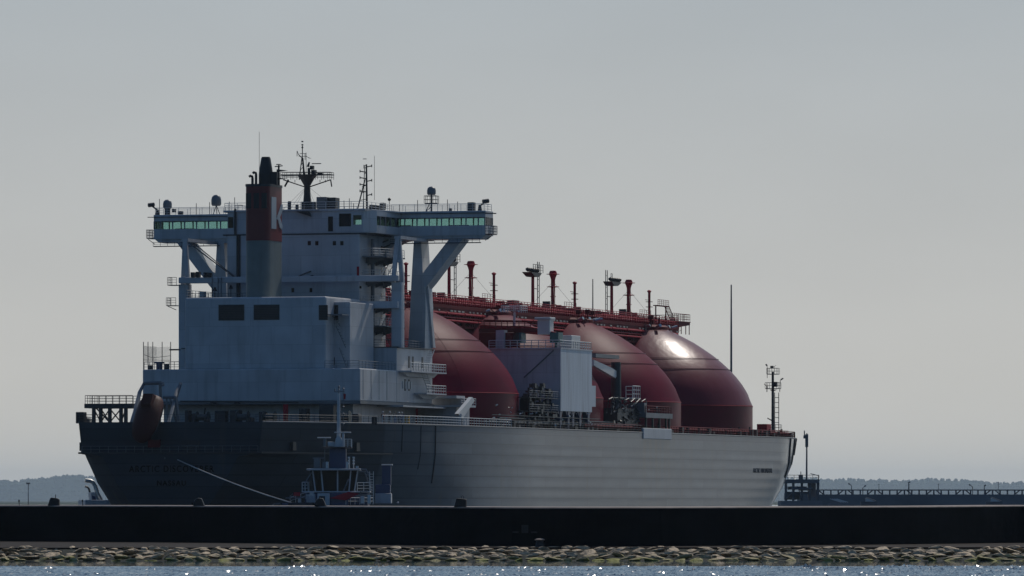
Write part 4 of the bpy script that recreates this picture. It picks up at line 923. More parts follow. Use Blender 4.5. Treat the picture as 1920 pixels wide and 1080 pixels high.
# deck piping, bitts, rails
def deckrun(name, m, items):
    mb = MB()
    for v, dz, r, a, b in items: mb.tube([(u, v, deck(u)+dz) for u in np.linspace(a, b, max(3, int((b-a)/12)))], r, 6)
    return mb.build(name, m, SHIP, smooth=True)
deckrun('deck_pipeline', DARK, [(22.6, .9, .25, 60, 136), (22.0, .9, .2, 60, 136), (23.2, 1.9, .06, 60, 118), (22.4, 1.5, .14, 66, 128)])
deckrun('deck_pipeline', REDM, [(22.8, .8, .28, 110, 238), (22.1, .9, .25, 110, 238), (23.3, 1.2, .10, 118, 236)])
mb = MB(); rnd = random.Random(21)
for _ in range(80):
    u = rnd.uniform(62, 240); v = rnd.uniform(21.8, 23.6); h = rnd.uniform(.5, 1.7); v = min(v, hb(u, 15.5)-.6)
    if rnd.random() < .5: mb.tube([(u, v, deck(u)), (u, v, deck(u)+h)], rnd.uniform(.08, .28), 6)
    else: mb.box((u-rnd.uniform(.2, .9), v-.3, deck(u)), (u+rnd.uniform(.2, .9), v+.3, deck(u)+h*.8))
mb.build('deck_fitting', DARK, SHIP, split=True)
mb = MB()
for _ in range(34):
    u = rnd.uniform(58, 118); h = rnd.uniform(.3, 3.4)
    mb.tube([(u, 22.9, deck(u)+h), (u+rnd.uniform(-.6, .6), 23.1, deck(u)+h+rnd.uniform(-.2, .3))], rnd.uniform(.06, .16), 6)
mb.build('shiny_fitting', STEEL, SHIP, smooth=True, split=True)
# valve cluster between the aft tank and the compressor house
mb = MB()
for _ in range(60):
    u = rnd.uniform(82, 95); v = rnd.uniform(20.5, 23); z = rnd.uniform(16, 22.3)
    mb.box((u-rnd.uniform(.2, .7), v-.3, z-rnd.uniform(.1, .5)), (u+rnd.uniform(.2, .7), v+.3, z+rnd.uniform(.1, .4)))
for u in (83, 86, 89, 92, 94.5): mb.tube([(u, 22, 15.5), (u, 22, 21.8)], .2, 6)
for z in (18.1, 20.2): mb.box((80, 21, z), (95.5, 23, z+.12))
mb.build('valve_station', DARK, SHIP)
MB().rail([(80, 23, 18.2), (95.5, 23, 18.2)], 1.0, 1.4, .04).rail([(80, 23, 20.3), (95.5, 23, 20.3)], 1.0, 1.4, .04).build('valve_station_railing', GREY, SHIP)
mb = MB().rail([(u, hb(u, 15.5)-.1, deck(u)+.05) for u in np.linspace(11, 66, 12)], 1.15, 1.3, .05, 3).build('deck_railing', WHITE2, SHIP)
mb = MB().rail([(u, 24.3, deck(u)+.05) for u in np.linspace(66, 138, 8)], 1.1, 1.8, .03, 3).build('deck_railing', DARK, SHIP)
mb = MB().rail([(u, hb(u, 15.5)-.15, deck(u)+.05) for u in np.linspace(156, 252, 16)], 1.1, 1.8, .035, 3).build('deck_railing', REDM, SHIP)
MB().box((20, 22.4, deck(20)), (20.5, 23, deck(20)+1.3)).build('yellow_locker', YELLOW, SHIP)
# bow gear
a = gu(1419, 812, 246); b = gu(1438, 795, 246)
MB().box((246, a[1], deck(246)), (249, b[1], b[2])).build('foredeck_locker', RED, SHIP, bevel=.05)
uf = 254
def Fm(x, y, du=0): p = gu(x, y, uf); return (uf+du, p[1], p[2])
fm = MB().tube([(uf, Fm(1449, 0)[1], deck(uf)), Fm(1449, 697)], .28, 8, .22).build('foremast', DARK, SHIP)
mb = MB()
for y, x0, x1 in ((709.5, 1440, 1459), (735.5, 1437, 1462), (811.5, 1441, 1463)):
    z = Fm(0, y)[2]; va, vb = Fm(x0, 0)[1], Fm(x1, 0)[1]
    mb.box((uf-.9, va, z-.12), (uf+.9, vb, z)).rail([(uf-.9, va, z), (uf-.9, vb, z), (uf+.9, vb, z), (uf+.9, va, z)], 1.0, .9, .035, 2, True)
mb.prism([(Fm(1444, 0)[1], Fm(0, 738)[2]), (Fm(1449, 0)[1], Fm(0, 741)[2]), (Fm(1456, 0)[1], Fm(0, 738)[2])], 0, uf-.5, uf+.5)
mb.build('mast_platform', DARK, fm)
mb = MB().tube([Fm(1438.5, 709), Fm(1438.5, 686)], .05, 4).tube([Fm(1438.5, 686), Fm(1436, 683)], .14, 5).tube([Fm(1452, 697), Fm(1452, 687), Fm(1455, 685)], .04, 4)
mb.tube([Fm(1462, 735), Fm(1463, 713), Fm(1469, 709)], .06, 5).tube([Fm(1464, 712), Fm(1468, 709.5)], .14, 5).tube([Fm(1438, 735), Fm(1438, 724), Fm(1433, 720)], .08, 5).tube([Fm(1448, 789), Fm(1439, 784)], .1, 5).box((uf-.3, Fm(1445, 0)[1], Fm(0, 699)[2]), (uf+.3, Fm(1450, 0)[1], Fm(0, 695)[2]))
mb.box((uf-.4, Fm(1452, 0)[1], Fm(0, 733)[2]), (uf+.4, Fm(1457, 0)[1], Fm(0, 724)[2])).build('mast_light', DARK, fm)
MB().ladder(Fm(1455.5, 811, .3), Fm(1455.5, 736, .3), .75, (0, 1, 0), .8, .07).build('ladder', DARK, fm)
mb = MB(); rnd = random.Random(9)
for u in np.linspace(240, 262, 12): v = hb(u, 15.5)-1.2; mb.box((u-.5, v-.5, deck(u)-.1), (u+.5, v+.5, deck(u)+rnd.uniform(.5, 1.1)))
mb.box((246, 17, deck(250)-.1), (258, 18, deck(250)+.9)).build('mooring_gear', DARK, SHIP, split=True)
MB().rail([(u, hb(u, 15.5)-.2, deck(u)) for u in np.linspace(246, 268, 10)], 1.1, 1.4, .04).build('bow_railing', DARK, SHIP)

# ================================================================ lifeboat on the stern (a thing of its own)
LB = empty('lifeboat', (0, 0, 0), 0, label='enclosed orange-red lifeboat hanging nose down in the davit at the tanker\'s stern', cat='lifeboat')
def to_world(p): x, y, z = p[0], -p[1], p[2]; a = math.pi/2-TH; return Vector((SX+x*math.cos(a)-y*math.sin(a), SY+x*math.sin(a)+y*math.cos(a), z))
lb0 = to_world(D(263, 829, -20.5)); lb1 = to_world(D(288, 746, -15.3))
LB.location = lb0
ax = (lb1-lb0); Lb = ax.length; ax = ax.normalized(); sdv = Vector((cT, -sT, 0)); up = sdv.cross(ax).normalized(); sdv = ax.cross(up).normalized()
def lbp(t, a, b): return tuple(ax*(t*Lb)+sdv*a+up*b)
mb = MB(False); rings = [(0, .1, .1, 0), (.04, .8, .6, 0), (.12, 1.4, 1.0, .05), (.3, 1.8, 1.35, .1), (.6, 1.9, 1.4, .1), (.85, 1.8, 1.35, .05), (.96, 1.45, 1.1, 0), (1.0, 1.0, .7, 0)]
vs = []; fs = []; k = 14
for t_, a_, b_, o_ in rings:
    for i in range(k): q = i*math.tau/k; vs.append(lbp(t_, a_*math.cos(q), o_+b_*math.sin(q)))
for j in range(len(rings)-1): fs += [(j*k+i, j*k+(i+1) % k, (j+1)*k+(i+1) % k, (j+1)*k+i) for i in range(k)]
fs += [tuple(range(k)), tuple(range((len(rings)-1)*k, len(rings)*k))]
lbh = mb.add(vs, fs).build('boat_hull', ORANGE, LB, smooth=True)
sg_ = 1 if up.z > 0 else -1
mb = MB(False); vs = []; fs = []
cr = [(.60, .85, .9), (.66, .9, 1.9), (.88, .9, 2.05), (.95, .85, 1.0)]
for t_, a_, b_ in cr:
    vs += [lbp(t_, -a_, sg_*.6), lbp(t_, -a_*.8, sg_*b_), lbp(t_, a_*.8, sg_*b_), lbp(t_, a_, sg_*.6)]
for j in range(3): fs += [(j*4+i, j*4+(i+1) % 4, (j+1)*4+(i+1) % 4, (j+1)*4+i) for i in range(4)]
fs += [(0, 1, 2, 3), (12, 13, 14, 15)]
mb.add(vs, fs).build('cockpit', ORANGE, LB)
MB(False).add([lbp(.63, -.5, sg_*1.0), lbp(.63, .5, sg_*1.0), lbp(.655, .5, sg_*1.55), lbp(.655, -.5, sg_*1.55)], [(0, 1, 2, 3)]).build('windscreen', DGLASS, LB)
mb = MB(False)
for a_ in (-1.82, 1.82): mb.tube([lbp(t_, a_*s_, -.1) for t_, s_ in ((.12, .8), (.3, 1.0), (.6, 1.05), (.85, 1.0))], .09, 5)
mb.build('rubbing_strake', BLACK, LB)

# ================================================================ people on the starboard quarter deck
def person(u, v, w, face, shirt, trou, helmet, label, pose=0):
    base = to_world((u, v, w)); P_ = empty('person', base, face, label=label, cat='person', group='crew watching from the tanker\'s side rail')
    a = .12+.05*pose
    J = {'pel': (0, 0, .95, .13), 'wai': (0, 0, 1.1, .12), 'che': (0, 0, 1.35, .15), 'nek': (0, 0, 1.52, .06), 'hd': (0, -.01, 1.6, .085), 'hd2': (0, -.02, 1.72, .09),
         'sl': (.19, 0, 1.44, .06), 'el': (.27, -.05-a, 1.18, .045), 'hl': (.24, -.25-a, 1.08, .035), 'fl': (.23, -.33-a, 1.07, .025),
         'sr': (-.19, 0, 1.44, .06), 'er': (-.26, .02-a*pose, 1.17, .045), 'hr': (-.25, -.1-a*pose, .95, .035), 'fr': (-.24, -.13-a*pose, .87, .025),
         'tl': (.1, 0, .88, .09), 'kl': (.11+.02*pose, -.03, .5, .06), 'al': (.12+.04*pose, .02, .09, .045), 'ol': (.12+.04*pose, -.16, .04, .035),
         'tr': (-.1, 0, .88, .09), 'kr': (-.11, -.02, .5, .06), 'ar': (-.12, .03, .09, .045), 'or': (-.12, -.15, .04, .035)}
    E_ = [('pel', 'wai'), ('wai', 'che'), ('che', 'nek'), ('nek', 'hd'), ('hd', 'hd2'), ('che', 'sl'), ('sl', 'el'), ('el', 'hl'), ('hl', 'fl'), ('che', 'sr'), ('sr', 'er'), ('er', 'hr'), ('hr', 'fr'), ('pel', 'tl'), ('tl', 'kl'), ('kl', 'al'), ('al', 'ol'), ('pel', 'tr'), ('tr', 'kr'), ('kr', 'ar'), ('ar', 'or')]
    def skin(name, keys, fat, m):
        ks = [k_ for k_ in J if k_ in keys]; me = bpy.data.meshes.new(name)
        me.from_pydata([J[k_][:3] for k_ in ks], [(ks.index(a_), ks.index(b_)) for a_, b_ in E_ if a_ in ks and b_ in ks], []); me.materials.append(m)
        o = bpy.data.objects.new(name, me); C.objects.link(o); o.parent = P_
        mo = o.modifiers.new('skin', 'SKIN')
        for i, k_ in enumerate(ks):
            r_ = J[k_][3]*fat; me.skin_vertices[0].data[i].radius = (r_, r_*(.75 if k_ in ('che', 'wai', 'pel') else 1)); me.skin_vertices[0].data[i].use_root = i == 0
        mo.use_smooth_shade = True; o.modifiers.new('sub', 'SUBSURF').levels = 1; o.modifiers['sub'].render_levels = 1
        return o
    skin('body', list(J), .92, SKIN)
    skin('jacket', ['wai', 'che', 'sl', 'el', 'sr', 'er', 'hl', 'hr', 'pel'], 1.15, shirt)
    skin('trousers', ['pel', 'tl', 'kl', 'al', 'tr', 'kr', 'ar'], 1.12, trou)
    MB(False).lathe((0, -.01, 1.7), [(.16, 0), (.14, .02), (.125, .06), (.08, .12), (0, .15)], 12).build('helmet', helmet, P_, smooth=True)
cR, cD, cB, cG = clothes('red_overalls', (.16, .03, .03)), clothes('dark_overalls', (.02, .02, .025)), clothes('blue_overalls', (.04, .05, .2)), clothes('grey_overalls', (.25, .25, .25))
WH = MATS['white_paint_rail']
for x, sh, tr, he, lab, po in ((729, cR, cR, WH, 'person in red overalls and white helmet beside the tanker\'s quarter rail', 0),
        (737, cD, cD, WH, 'person in dark overalls and white helmet next to the red-clad figure at the rail', 1),
        (744, cD, cB, DARK, 'person in dark jacket, blue trousers and dark helmet in the middle of the crew', 0),
        (751, cG, cD, WH, 'person in grey jacket just left of the lone figure in blue', 1),
        (757, cB, cB, WH, 'person in blue overalls and white helmet nearest the yellow locker at the rail', 0)):
    p = gv(x-3, 790, 22.3); person(p[0], min(22.3, hb(p[0], 15.5)-.6), deck(p[0])-.05, R(-10+po*25), sh, tr, he, lab, po)

# ================================================================ tugboats
def tug_hull(par, L_=30, B_=11, fb=2.2, m=BLUE):
    st = [(-.5, .80), (-.46, .92), (-.3, 1), (.1, 1), (.3, .88), (.42, .6), (.48, .3), (.5, .08)]
    mb = MB(False); vs = []; fs = []
    for sgn in (1, -1):
        o = len(vs)
        for t_, b_ in st:
            sh_ = fb+max(0, t_)*3.2
            vs += [(t_*L_*.94, sgn*b_*B_/2*.8, -1), (t_*L_*.98, sgn*b_*B_/2*.96, .6), (t_*L_, sgn*b_*B_/2, sh_)]
        fs += [(o+3*i+j, o+3*i+3+j, o+3*i+4+j, o+3*i+1+j) for i in range(len(st)-1) for j in range(2)]
    n_ = 3*len(st)
    fs += [(3*i+2, 3*i+5, n_+3*i+5, n_+3*i+2) for i in range(len(st)-1)]
    fs += [(0, 1, n_+1, n_), (1, 2, n_+2, n_+1)]; q = 3*(len(st)-1); fs += [(q, q+1, n_+q+1, n_+q), (q+1, q+2, n_+q+2, n_+q+1)]
    h = mb.add(vs, fs).build('hull', m, par, smooth=True)
    mb = MB(False)
    for sgn in (1, -1): mb.tube([(t_*L_, sgn*(b_*B_/2+.1), fb+max(0, t_)*3.2-.2) for t_, b_ in st], .28, 6)
    mb.build('rubber_fender', BLACK, h); return h
TY = 872; SCT = FPX/TY
tug = empty('tugboat', ((628-960)/SCT, TY, 0), 0, label='dark blue tugboat with white wheelhouse and tall mast under the tanker\'s stern quarter', cat='tugboat')
def t(x, y, dy=0): return ((x-628)/SCT, dy, HC+(YH-y)/SCT)
# hull lies obliquely, stern to the right and away
hx = empty('x', (0, 0, 0)); bpy.data.objects.remove(hx)
h_ = tug_hull(tug, 30, 11.5, 2.6); h_.rotation_euler = (0, 0, R(-122)); h_.location = (1.5, 6, 0)
def tb(x0, y0, x1, y1, d0, d1, name, m, par=tug, bevel=.08):
    a = t(x0, y1); b = t(x1, y0); return MB(False).box((a[0], d0, a[2]), (b[0], d1, b[2])).build(name, m, par, bevel=bevel)
tb(572, 924, 690, 956, -1, 12, 'deckhouse', BLUE)
tb(622, 924, 654, 950, -4, 0, 'fore_house', BLUE)
tb(575, 926, 592, 948, -1.3, -1.02, 'side_panel', WHITE)
tb(655, 926, 690, 940, -1.3, -1.02, 'side_panel', GREY)
# wheelhouse with leaning mullions and dark glazing
whb = MB(False).prism([(t(590, 0)[0], t(0, 925)[2]), (t(664, 0)[0], t(0, 925)[2]), (t(672, 0)[0], t(0, 881)[2]), (t(582, 0)[0], t(0, 881)[2])], 1, 0, 6).build('wheelhouse', DGLASS, tug)
mb = MB(False)
for (a, b) in (((592, 925), (586, 881)), ((606, 925), (602, 881)), ((633, 925), (633, 881)), ((654, 925), (658, 881)), ((664, 925), (671, 881))):
    A, B_ = t(*a), t(*b); mb.add([(A[0]-.09, -.12, A[2]), (A[0]+.09, -.12, A[2]), (B_[0]+.09, -.12, B_[2]), (B_[0]-.09, -.12, B_[2]), (A[0]-.09, .05, A[2]), (A[0]+.09, .05, A[2]), (B_[0]+.09, .05, B_[2]), (B_[0]-.09, .05, B_[2])], [(0, 1, 2, 3), (7, 6, 5, 4), (0, 4, 5, 1), (1, 5, 6, 2), (2, 6, 7, 3), (3, 7, 4, 0)])
mb.build('mullion', WHITE, whb, split=True)
tb(575, 878.5, 676, 882, -1.2, 7, 'wheelhouse_roof', WHITE, whb)
tb(588, 924, 667, 928, -.3, 6.3, 'window_sill', WHITE, whb)
tb(617, 840, 648, 879, 2, 5, 'mast_house', BLUE); tb(604, 837.5, 659, 840, .5, 5.5, 'mast_platform', DARK)
mb = MB(False).prism([(t(625, 0)[0], t(0, 838)[2]), (t(643, 0)[0], t(0, 838)[2]), (t(640, 0)[0], t(0, 822)[2]), (t(634, 0)[0], t(0, 815)[2]), (t(629, 0)[0], t(0, 822)[2])], 1, 1.5, 3.4)
mb.tube([t(634, 820, 2.4), t(634, 737, 2.4)], .26, 8, .18); mst = mb.build('mast', WHITE, tug)
mb = MB(False).tube([t(626, 734, 2.4), t(645, 733, 2.4)], .07, 5).tube([t(627, 734, 2.4), t(627, 728, 2.4)], .1, 5).tube([t(634, 737, 2.4), t(634, 722, 2.4)], .06, 5)
for y in (724, 726, 730): mb.lathe(t(634.5, y, 2.3), [(.05, -.1), (.17, 0), (.05, .12)], 8)
for y in (728, 762, 775, 794): mb.lathe(t(643, y, 2.3), [(.05, -.12), (.18, 0), (.05, .12)], 8)
mb.tube([t(643, 730, 2.4), t(643, 798, 2.4)], .03, 4)
mb.tube([t(638, 745, 2.6), t(638, 815, 2.6)], .04, 4).build('mast_light', GREY, mst)
fl = MB(False).add([t(642, 737, 2.4), t(647.5, 738, 2.5), t(647, 748, 2.35), t(643, 748.5, 2.45), t(645, 742, 2.55)], [(0, 1, 4), (1, 2, 4), (2, 3, 4), (3, 0, 4)])
fl.V += [(a, b+.03, c) for a, b, c in fl.V]; fl.F += [tuple(i+5 for i in f[::-1]) for f in list(fl.F)]; fl.build('flag', RED, mst)
tb(626, 809.5, 658, 811.5, 1.2, 1.5, 'radar_scanner', WHITE2, mst); tb(594, 819.5, 620, 821.5, 1.2, 1.5, 'radar_scanner', WHITE2, mst)
tb(606, 821, 611, 838, 1.3, 2, 'radar_pedestal', GREY, mst); tb(641, 812, 645, 838, 1.3, 2.2, 'radar_pedestal', WHITE, mst); tb(614, 828, 626, 837, 1.4, 2.4, 'mast_locker', WHITE, mst)
MB(False).rail([t(646, 838, .6), t(658, 838, .6), t(658, 838, 5)], 1.05, .4, .04, 4).build('mast_railing', WHITE2, mst)
mb = MB(False).box(t(588, 877, 1), (t(600, 0)[0], 2.5, t(0, 860)[2])).box(t(604, 877, 1), (t(609, 0)[0], 2.5, t(0, 866)[2]))
mb.tube([t(586, 859, 1), t(607, 859, 1)], .08, 5).tube([t(608, 875, 2), t(608, 843, 2)], .05, 4); mb.build('roof_gear', GREY, tug, split=True)
mb = MB(False)
for x in (655, 663): mb.tube([t(x, 878, .5), t(x, 858, .5)], .06, 4)
for x in (654, 663):
    for y in (858, 863.5, 869): mb.tube([t(x-2, y, .3), t(x+2, y, .3)], .14, 6)
mb.build('deck_lamp', WHITE2, tug)
mb = MB(False).tube([t(676, 880, .5), t(686, 880, .5), t(692, 893, .5), t(697, 910, .5), t(699, 935, .5)], .12, 6).tube([t(672, 884, .5), t(683, 884, .5), t(688, 897, .5), t(693, 912, .5)], .1, 6)
for k in range(8): mb.tube([t(684+k*1.8, 884+k*6, .5), t(692+k*.9, 886+k*6, .5)], .06, 4)
mb.build('exhaust_rail', GREY, tug)
MB(False).rail([t(670, 921, 0), t(694, 921, 0), t(694, 921, 6)], 1.15, .7, .05, 3).rail([t(567, 921, -1), t(578, 921, -1), t(578, 921, 5)], 1.2, .5, .05, 3).build('side_railing', WHITE2, tug)
tb(566, 921, 694, 923.5, -1.5, 12, 'side_deck', WHITE)
MB(False).rail([t(546, 945, -3), t(575, 936, -3), t(590, 934, -4)], .9, .7, .04, 2).build('bulwark_railing', WHITE2, tug); MB(False).rail([t(650, 946, -4), t(700, 946, -2)], .9, .7, .04, 2).build('bulwark_railing', WHITE2, tug)
MB(False).box(t(553, 930, -5), (t(565, 0)[0], -4.4, t(0, 923)[2])).build('fire_monitor', RED, tug)
MB(False).tube([t(537, 934, -3.6), t(573, 933, -3.6)], .08, 5).build('towing_beam', GREY, tug)
MB(False).prism([(t(620, 0)[0], t(0, 934)[2]), (t(655, 0)[0], t(0, 922)[2]), (t(675, 0)[0], t(0, 926)[2]), (t(650, 0)[0], t(0, 938)[2])], 1, -4.6, -4.1).build('tow_winch_cover', RED, tug)
tb(597, 925, 620, 948, -4.5, -4.1, 'fore_bulkhead', WHITE); tb(600, 930, 611, 946, -4.62, -4.5, 'door', DARK)
tb(701, 908, 729, 925, 10, 15, 'aft_house', BLUE); tb(700, 925, 731, 944, 9, 16, 'aft_hull_house', WHITE)
f_ = tb(713, 872, 730, 909, 11, 14, 'funnel', BLUE); tb(712, 869.5, 733, 872, 10.8, 14.2, 'funnel_cap', WHITE, f_)
for y in (940,): tb(741, 941, 745, 944, 12, 12.4, 'stern_light', WHITE2)

mb = MB(False)
for x in (549, 556, 563, 571, 580): mb.torus(t(x, 944, -5.2), .42, .16, 12, 6)
mb.build('tyre_fender', BLACK, tug, split=True)
mb = MB(False)
for x0, y0, x1, y1 in ((560, 934, 566, 945), (583, 922, 588, 930), (677, 930, 684, 944), (690, 928, 696, 944), (612, 866, 617, 878), (650, 866, 654, 878), (668, 874, 673, 878)):
    a = t(x0, y1); b = t(x1, y0); mb.box((a[0], -3.2, a[2]), (b[0], -2.6, b[2]))
mb.build('deck_gear', WHITE2, tug, split=True)
MB(False).tube([t(644, 921, -.4), t(654, 898, -.4)], .1, 5).tube([t(546, 940, -4), t(546, 930, -4), t(551, 926, -4)], .08, 5).tube([t(677, 944, -2), t(677, 921, -2), t(690, 921, -2)], .08, 5).tube([t(568, 921, -1), t(575, 901, -1), t(586, 884, 0)], .07, 5).build('boom', GREY, tug)
MB(False).ladder(t(697, 944, -1), t(697, 884, -1), .5, (1, 0, 0), .35, .04).build('ladder', WHITE2, tug)
# second tug, mostly hidden behind the port quarter
T2Y = 985; S2 = FPX/T2Y
tug2 = empty('tugboat', ((196-960)/S2, T2Y, 0), R(14), label='small tugboat with curved exhaust pipes peeking out behind the tanker\'s port quarter', cat='tugboat')
def t2(x, y, dy=0): return ((x-196)/S2, dy, HC+(YH-y)/S2)
tug_hull(tug2, 26, 9.5, 2.0)
MB(False).box((-3.5, -3, 1.5), (6, 3, 4.6)).build('deckhouse', WHITE, tug2, bevel=.1)
MB(False).box((1, -2.5, 4.6), (5, 2.5, 7)).build('wheelhouse', WHITE, tug2, bevel=.1)
f2 = MB(False).prism([(t2(172, 0)[0], 3.0), (t2(167, 0)[0], t2(0, 923)[2]), (t2(182, 0)[0], t2(0, 923)[2]), (t2(190, 0)[0], t2(0, 935)[2]), (t2(192, 0)[0], 3.0)], 1, -1.2, 1.2).build('funnel', WHITE, tug2)
MB(False).prism([(t2(171.6, 0)[0], 3.4), (t2(169, 0)[0], t2(0, 929)[2]), (t2(176, 0)[0], t2(0, 931)[2]), (t2(178, 0)[0], 3.4)], 1, -1.26, -1.2).build('funnel_panel', BLUE, f2)
MB(False).tube([t2(188, 942, -1.3), t2(180, 926, -1.3), t2(176, 912, -1.3), t2(172, 905, -1.3), t2(166, 902, -1.3), t2(156, 901, -1.3)], .33, 8).build('exhaust_pipe', STEEL, tug2, smooth=True)
MB(False).tube([t2(168, 923, 0), t2(166, 916, 0), t2(163, 913, 0), t2(159, 912, 0)], .16, 7).build('exhaust_pipe', DARK, tug2, smooth=True)

# tow line from the tanker's stern to the tug
a = to_world(gu(333, 862, -17.3)); b = Vector((tug.location.x+t(553, 939, -4)[0], TY-4, t(553, 944)[2]))
mb = MB(False); pts = []
for i in range(15): q = i/14; p = a.lerp(b, q); p.z -= 4*q*(1-q)*.35; pts.append(p)
tl = mb.tube(pts, .075, 6).build('tow_line', ROPE); tag(tl, 'pale sagging tow line running from the tanker\'s stern down to the tugboat', 'rope')

# ================================================================ breakwater, apron, rocks, bollards
XS = [0, 200, 400, 550, 700, 850, 1000, 1100, 1200, 1320, 1440, 1700, 1920]; DW = [563, 553, 543, 532, 519, 508, 502, 501, 502, 505.5, 510, 523, 541]
TOPO = [8.9, 9.2, 9.8, 10.3, 10.9, 11.6, 12.3, 12.3, 12.2, 11.9, 11.5, 10.8, 8.9]
def wall_at(px):
    d = float(cat(XS, DW, px)); return ((px-960)/FPX*d, d, HC-float(cat(XS, TOPO, px))*d/FPX)
pxs = list(range(-400, 2400, 40))
mb = MB(False); vs = []; ZB = 1.0; TH_W = 50
for px in pxs:
    X, Dd, zt = wall_at(px if 0 <= px <= 1920 else min(max(px, 0), 1920))
    X = (px-960)/FPX*Dd
    vs += [(X, Dd, ZB-1.5), (X, Dd, zt-.12), (X, Dd+TH_W, zt-.12), (X, Dd+TH_W, -4)]
mb.add(vs, [(4*i+j, 4*i+4+j, 4*i+5+j, 4*i+1+j) for i in range(len(pxs)-1) for j in range(3)]+[(0, 1, 2, 3), tuple(4*(len(pxs)-1)+j for j in range(4))])
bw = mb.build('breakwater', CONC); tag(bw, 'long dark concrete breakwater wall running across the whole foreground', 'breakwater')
mb = MB(False); vs = []
for px in pxs:
    X, Dd, zt = wall_at(min(max(px, 0), 1920)); X = (px-960)/FPX*Dd
    vs += [(X, Dd-.05, zt-.115), (X, Dd-.05, zt-.07), (X, Dd+.06, zt), (X, Dd+TH_W-.5, zt), (X, Dd+TH_W-.5, zt-.115)]
mb.add(vs, [(5*i+j, 5*i+5+j, 5*i+6+j, 5*i+1+j) for i in range(len(pxs)-1) for j in range(4)]).build('coping', COPING, bw)
mb = MB(False)
for px in (968, 985, 1003): X, Dd, zt = wall_at(px); mb.box((X-.3, Dd-.06, 2.0), (X+.3, Dd+.02, 2.12+.5*(px == 985)))
mb.build('mooring_ring_plate', BLACK, bw, split=True)
def apron_front(px): return float(np.interp(px, [0, 400, 700, 1000, 1200, 1440, 1920], [495, 496, 497, 498.5, 498.5, 499, 501]))
mb = MB(False); vs = []
for px in pxs:
    q = min(max(px, 0), 1920); X, Dd, zt = wall_at(q); X = (px-960)/FPX*Dd; fr = apron_front(q); Xf = (px-960)/FPX*fr
    vs += [(X, Dd+.1, ZB), (Xf, fr+.4, ZB-.05), (Xf, fr, ZB-.08), (Xf, fr, ZB-.35), (Xf, fr+.5, -1)]
mb.add(vs, [(5*i+j, 5*i+5+j, 5*i+6+j, 5*i+1+j) for i in range(len(pxs)-1) for j in range(4)])
ap = mb.build('apron', APRON, None); tag(ap, kind='structure')
# stone bank
def bank_mat():
    m = mat('bank_stone', (0.56, 0.43, 0.28), 0.7, var=0.5, vscale=(.8, .8, .8), bump=.12, bscale=(2, 2, 2), spec=.2); t_ = m.node_tree; b = t_.nodes['Principled BSDF']
    g = t_.nodes.new('ShaderNodeNewGeometry'); sp = t_.nodes.new('ShaderNodeSeparateXYZ'); t_.links.new(g.outputs['Position'], sp.inputs[0])
    nz_ = t_.nodes.new('ShaderNodeTexNoise'); nz_.inputs['Scale'].default_value = .35; nz_.inputs['Detail'].default_value = 4; t_.links.new(g.outputs['Position'], nz_.inputs[0])
    ad = t_.nodes.new('ShaderNodeMath'); ad.operation = 'MULTIPLY_ADD'; t_.links.new(nz_.outputs['Fac'], ad.inputs[0]); ad.inputs[1].default_value = -1.5; t_.links.new(sp.outputs['Z'], ad.inputs[2])
    mr = t_.nodes.new('ShaderNodeMapRange'); t_.links.new(ad.outputs[0], mr.inputs[0]); mr.inputs[1].default_value = -.75; mr.inputs[2].default_value = -.35; mr.inputs[3].default_value = 1; mr.inputs[4].default_value = 0
    src = b.inputs['Base Color'].links[0].from_socket; mx = t_.nodes.new('ShaderNodeMixRGB'); t_.links.new(mr.outputs[0], mx.inputs[0]); t_.links.new(src, mx.inputs[1]); mx.inputs[2].default_value = (0.26, 0.25, 0.05, 1)
    t_.links.new(mx.outputs[0], b.inputs['Base Color']); return m
BANK = bank_mat()
mb = MB(False); vs = []; cols = list(np.arange(-46, 46, .5)); rows = [0, .15, .3, .45, .6, .75, .9, 1.0, 1.2]; rnd = random.Random(4)
for X in cols:
    px = 960+X*FPX/495; fr = apron_front(min(max(px, 0), 1920))+.3
    for r_ in rows: vs.append((X, fr-r_*(fr-485.5), .82-r_*.92+(rnd.uniform(-.08, .05) if 0 < r_ < 1.2 else 0)))
nr = len(rows)
mb.add(vs, [(i*nr+j, (i+1)*nr+j, (i+1)*nr+j+1, i*nr+j+1) for i in range(len(cols)-1) for j in range(nr-1)])
tag(mb.build('rubble', mat('dark_gap_rubble', (0.02, 0.022, 0.015), .8, var=.5, spec=.1), None), kind='stuff', label='dark rubble and gravel filling the gaps between the bank stones', cat='rubble')  # near-black base colour paints in the dark gaps between the stones
protos = []
for k in range(7):
    bm = bmesh.new(); bmesh.ops.create_icosphere(bm, subdivisions=3, radius=1)
    rr = random.Random(k)
    cuts = [(Vector((rr.gauss(0, 1), rr.gauss(0, 1), rr.gauss(0, 1))).normalized(), rr.uniform(.42, .78)) for _ in range(10)]
    for v in bm.verts:
        for n_, d_ in cuts:
            e_ = v.co.dot(n_)-d_
            if e_ > 0: v.co -= n_*e_*.92
        v.co *= 1+.05*rr.uniform(-1, 1)
    me = bpy.data.meshes.new('bank_stone'); bm.to_mesh(me); bm.free(); me.materials.append(BANK); protos.append(me)
cells = []
rws = [0.02, .22, .42, .60, .78, .93]
for ri, r_ in enumerate(rws):
    X = -40.5+rnd.uniform(0, 1)
    while X < 40.5:
        wdt = rnd.uniform(.65, 1.6)*(1.15 if ri > 3 else 1); cells.append((X+wdt/2, r_+rnd.uniform(-.05, .05), wdt, ri)); X += wdt*rnd.uniform(.92, 1.08)
cells.sort(key=lambda c_: -c_[2]*(1+.1*c_[3])); rest = cells[300:]; cells = cells[:300]
rown = ['top', 'second', 'third', 'fourth', 'fifth', 'lowest']; tone = ['dry tan', 'dry brown', 'brown', 'brown', 'green-tinged', 'wet green-stained']
